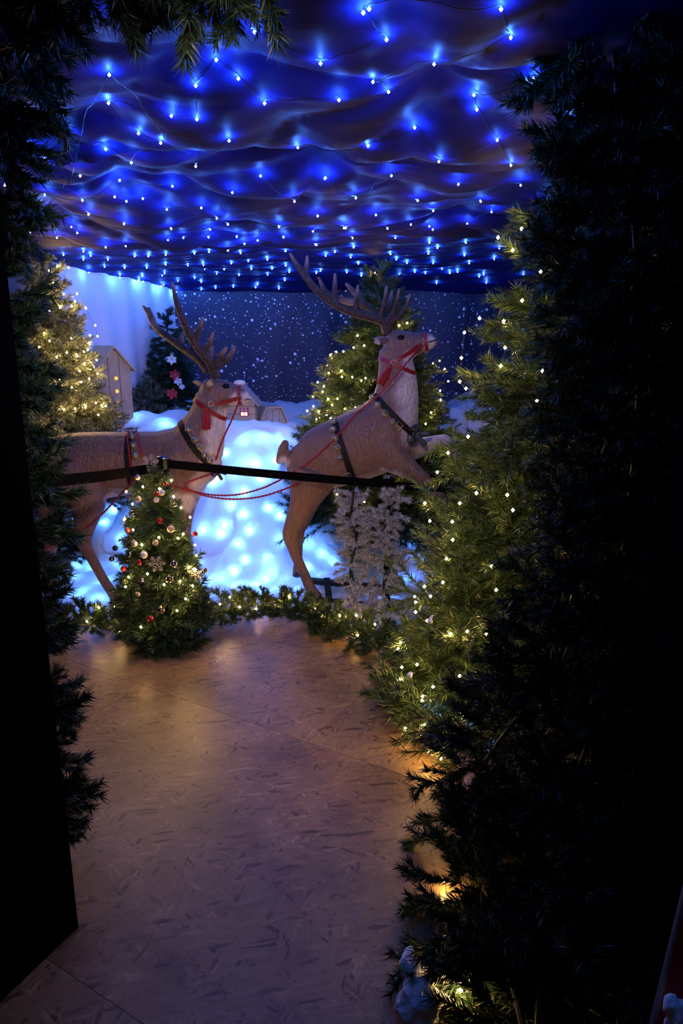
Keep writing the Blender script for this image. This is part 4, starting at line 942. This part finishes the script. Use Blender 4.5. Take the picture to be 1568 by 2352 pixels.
# ornaments on the corner tree
def flower(x, y, s, m, label, kind='flower'):
    p = P(x, y, 6.15); root = thing('flower_ornament', p, label, 'ornament', 'corner tree ornaments'); k = mpp(p) * s
    for i in range(6):
        q = i * math.pi / 3 + s; e = np.array([math.cos(q), -.35, math.sin(q) * .8]); e /= np.linalg.norm(e)
        MB().etube(np.array([p + e * k * t for t in (.1, .4, .75, 1.0)]), np.array([.12, .34, .26, .04]) * k, np.array([.06, .06, .05, .02]) * k, n=8).build('petal', m, root, smooth=True)
    MB().ell(p, k * .18, 10).build('centre', M['gold'], root, smooth=True)
WO = mat('white_ornament', (.72, .72, .76), .5); RO = mat('red_ornament', (.50, .02, .03), .5)
flower(402, 861, 14, RO, 'red flower ornament high on the corner tree'); flower(396, 904, 15, RO, 'red flower ornament low on the corner tree')
flower(395, 826, 13, WO, 'white flower ornament at the top of the corner tree'); flower(409, 875, 11, WO, 'white flower ornament between the two red ones'); flower(418, 888, 8, WO, 'small white flower ornament beside the low red one')

# ------------------------------------------------------------------ wooden houses on the snow
def RZ(a): return np.array([[math.cos(a), -math.sin(a), 0], [math.sin(a), math.cos(a), 0], [0, 0, 1]])
def put(o, a, root): o.matrix_basis = Matrix.Rotation(a, 4, 'Z')
def part(b, name, m, root, a, smooth=False):
    o = link(name, b.mesh(name, m, smooth), root); o.rotation_euler = (0, 0, a); return o
hp = P(272, 990, 5.55); k = mpp(hp)
H = thing('wooden_house', (hp[0], hp[1], hp[2] - 30 * k), 'tall narrow wooden house with gable roof beside the frosted tree', 'model house', 'wooden model houses')
ang = .80; W, Dp, h0, h1 = 41 * k, 84 * k, 172 * k, 216 * k      # half width, depth, eaves, ridge
xs = np.linspace(-W, W, 4)
for i in range(3):
    xa, xb = xs[i] + .003 * (i > 0), xs[i + 1] - .003 * (i < 2); f = lambda x: h0 + (h1 - h0) * (1 - abs(x) / W)
    poly = [(xa, 0), (xb, 0), (xb, f(xb))] + ([(0, h1)] if xa < 0 < xb else []) + [(xa, f(xa))]
    part(MB().prism(poly, 0, .012), 'front_plank', M['wood'], H, ang)
for j in range(4):
    ya, yb = Dp * j / 4 + .002, Dp * (j + 1) / 4 - .002
    for s in (-1, 1): part(MB().box((s * W - .006, ya + .012, 0), (s * W + .006, yb + .012, h0)), 'side_plank', M['wood'], H, ang)
part(MB().box((-W + .01, .012, .01), (W - .01, Dp, h0 - .01)), 'core', M['dkwood'], H, ang)
for s in (-1, 1):
    e = W * 1.22; zz = h1 - (h1 - h0) * 1.22
    b = MB(); V = [(0, -.03, h1 + .004), (s * e, -.03, zz), (s * e, Dp + .05, zz), (0, Dp + .05, h1 + .004)]; V += [(x, y, z + .014) for x, y, z in V]
    part(b.add(V, [(0, 1, 2, 3), (7, 6, 5, 4), (0, 4, 5, 1), (1, 5, 6, 2), (2, 6, 7, 3), (3, 7, 4, 0)]), 'roof_panel', M['roofwood'], H, ang)
for zz in (72, 100, 126, 155):
    zf = (zz - 6) * k; o = part(MB().lathe([(4.2 * k, 0), (4.2 * k, .003), (3 * k, .004)], (0, 0, 0), 14, R=[[1, 0, 0], [0, 0, -1], [0, 1, 0]]), 'hole_ring', M['holelit'], H, ang)
    o.location = (RZ(ang) @ np.array([4 * k, -.001, zf])); o['label'] = 'small round light hole'
wn = part(MB().box((-2 * k, -.004, 22 * k), (14 * k, .0, 44 * k)), 'window', M['redpaint'], H, ang)
for i in (0, 1):
    for j in (0, 1):
        o = link('pane', MB().box((0.5 * k + i * 6.5 * k, -.006, 24.5 * k + j * 9.5 * k), (5.2 * k + i * 6.5 * k, -.004, 32 * k + j * 9.5 * k)).mesh('pane', M['pinkwin']), wn)
# house behind the muzzle
hp = P(556, 990, 5.45); k = mpp(hp)
H = thing('wooden_house', (hp[0], hp[1], hp[2] - 10 * k), 'grey wooden house with red window behind the standing reindeer muzzle', 'model house', 'wooden model houses')
ang = -.12
for j, (za, zb, m) in enumerate(((0, 30, 'greywood'), (31, 48, 'wood'), (49, 66, 'wood'), (67, 74, 'wood'))):
    part(MB().box((-34 * k, -.006 * (j > 0), za * k), (32 * k, .10, zb * k)), 'wall_board', M[m], H, ang)
part(MB().prism([(-34 * k, 74 * k), (32 * k, 74 * k), (-1 * k, 112 * k)], -.004, .10), 'gable', M['wood'], H, ang)
for s in (-1, 1):
    V = [(-1 * k, -.03, 112 * k), (-1 * k + s * 42 * k, -.03, 66 * k), (-1 * k + s * 42 * k, .14, 66 * k), (-1 * k, .14, 112 * k)]; V += [(x, y, z + 5 * k) for x, y, z in V]
    part(MB().add(V, [(0, 1, 2, 3), (7, 6, 5, 4), (0, 4, 5, 1), (1, 5, 6, 2), (2, 6, 7, 3), (3, 7, 4, 0)]), 'roof_panel', M['wood'] if s < 0 else M['greywood'], H, ang)
part(MB().ell((-6 * k, .05, 118 * k), (14 * k, .05, 7 * k), 14), 'roof_snow', M['cotton'], H, ang, True)
wn = part(MB().box((-3 * k, -.012, 44 * k), (17 * k, -.006, 63 * k)), 'window', M['redpaint'], H, ang)
for i in (0, 1):
    for j in (0, 1): link('pane', MB().box((0 * k + i * 8 * k, -.015, 46 * k + j * 9 * k), (6 * k + i * 8 * k, -.012, 53 * k + j * 9 * k)).mesh('pane', M['litwin'] if j == 0 else M['greywood']), wn)
# low barn
hp = P(632, 993, 5.5); k = mpp(hp)
H = thing('wooden_house', (hp[0], hp[1], hp[2] - 8 * k), 'low blue grey wooden barn with lit window and yellow roof', 'model house', 'wooden model houses')
ang = .35
xs = np.linspace(-36, 26, 5)
for i in range(4):
    xa, xb = xs[i] + .4, xs[i + 1] - .4; f = lambda x: 30 + 31 * min(1, (x + 36) / 14, (26 - x) / 12 if x > 14 else 1)
    cuts = [q for q in (-22, 14) if xa < q < xb]
    poly = [(xa * k, 0), (xb * k, 0), (xb * k, f(xb) * k)] + [(q * k, f(q) * k) for q in cuts[::-1]] + [(xa * k, f(xa) * k)]
    part(MB().prism(poly, 0, .012), 'front_plank', M['greywood'], H, ang)
part(MB().box((-35 * k, .012, 0), (25 * k, 60 * k, 29 * k)), 'body', M['wood'], H, ang)
for (xa, za), (xb, zb), m in (((-39, 25), (-22, 63), 'wood'), ((-22, 63), (14, 63), 'wood'), ((14, 63), (30, 26), 'roofwood')):
    V = [(xa * k, -.02, za * k), (xb * k, -.02, zb * k), (xb * k, 64 * k, zb * k), (xa * k, 64 * k, za * k)]; V += [(x, y, z + 3.5 * k) for x, y, z in V]
    part(MB().add(V, [(0, 1, 2, 3), (7, 6, 5, 4), (0, 4, 5, 1), (1, 5, 6, 2), (2, 6, 7, 3), (3, 7, 4, 0)]), 'roof_panel', M[m], H, ang)
wn = part(MB().box((-2 * k, -.004, 12 * k), (13 * k, 0, 24 * k)), 'window', M['greywood'], H, ang)
for i in (0, 1): link('pane', MB().box((-.5 * k + i * 7 * k, -.007, 13.5 * k), (5 * k + i * 7 * k, -.004, 22.5 * k)).mesh('pane', M['litwin']), wn)
part(MB().box((-24 * k, -.006, 8 * k), (-12 * k, 0, 26 * k)), 'door', M['greywood'], H, ang)
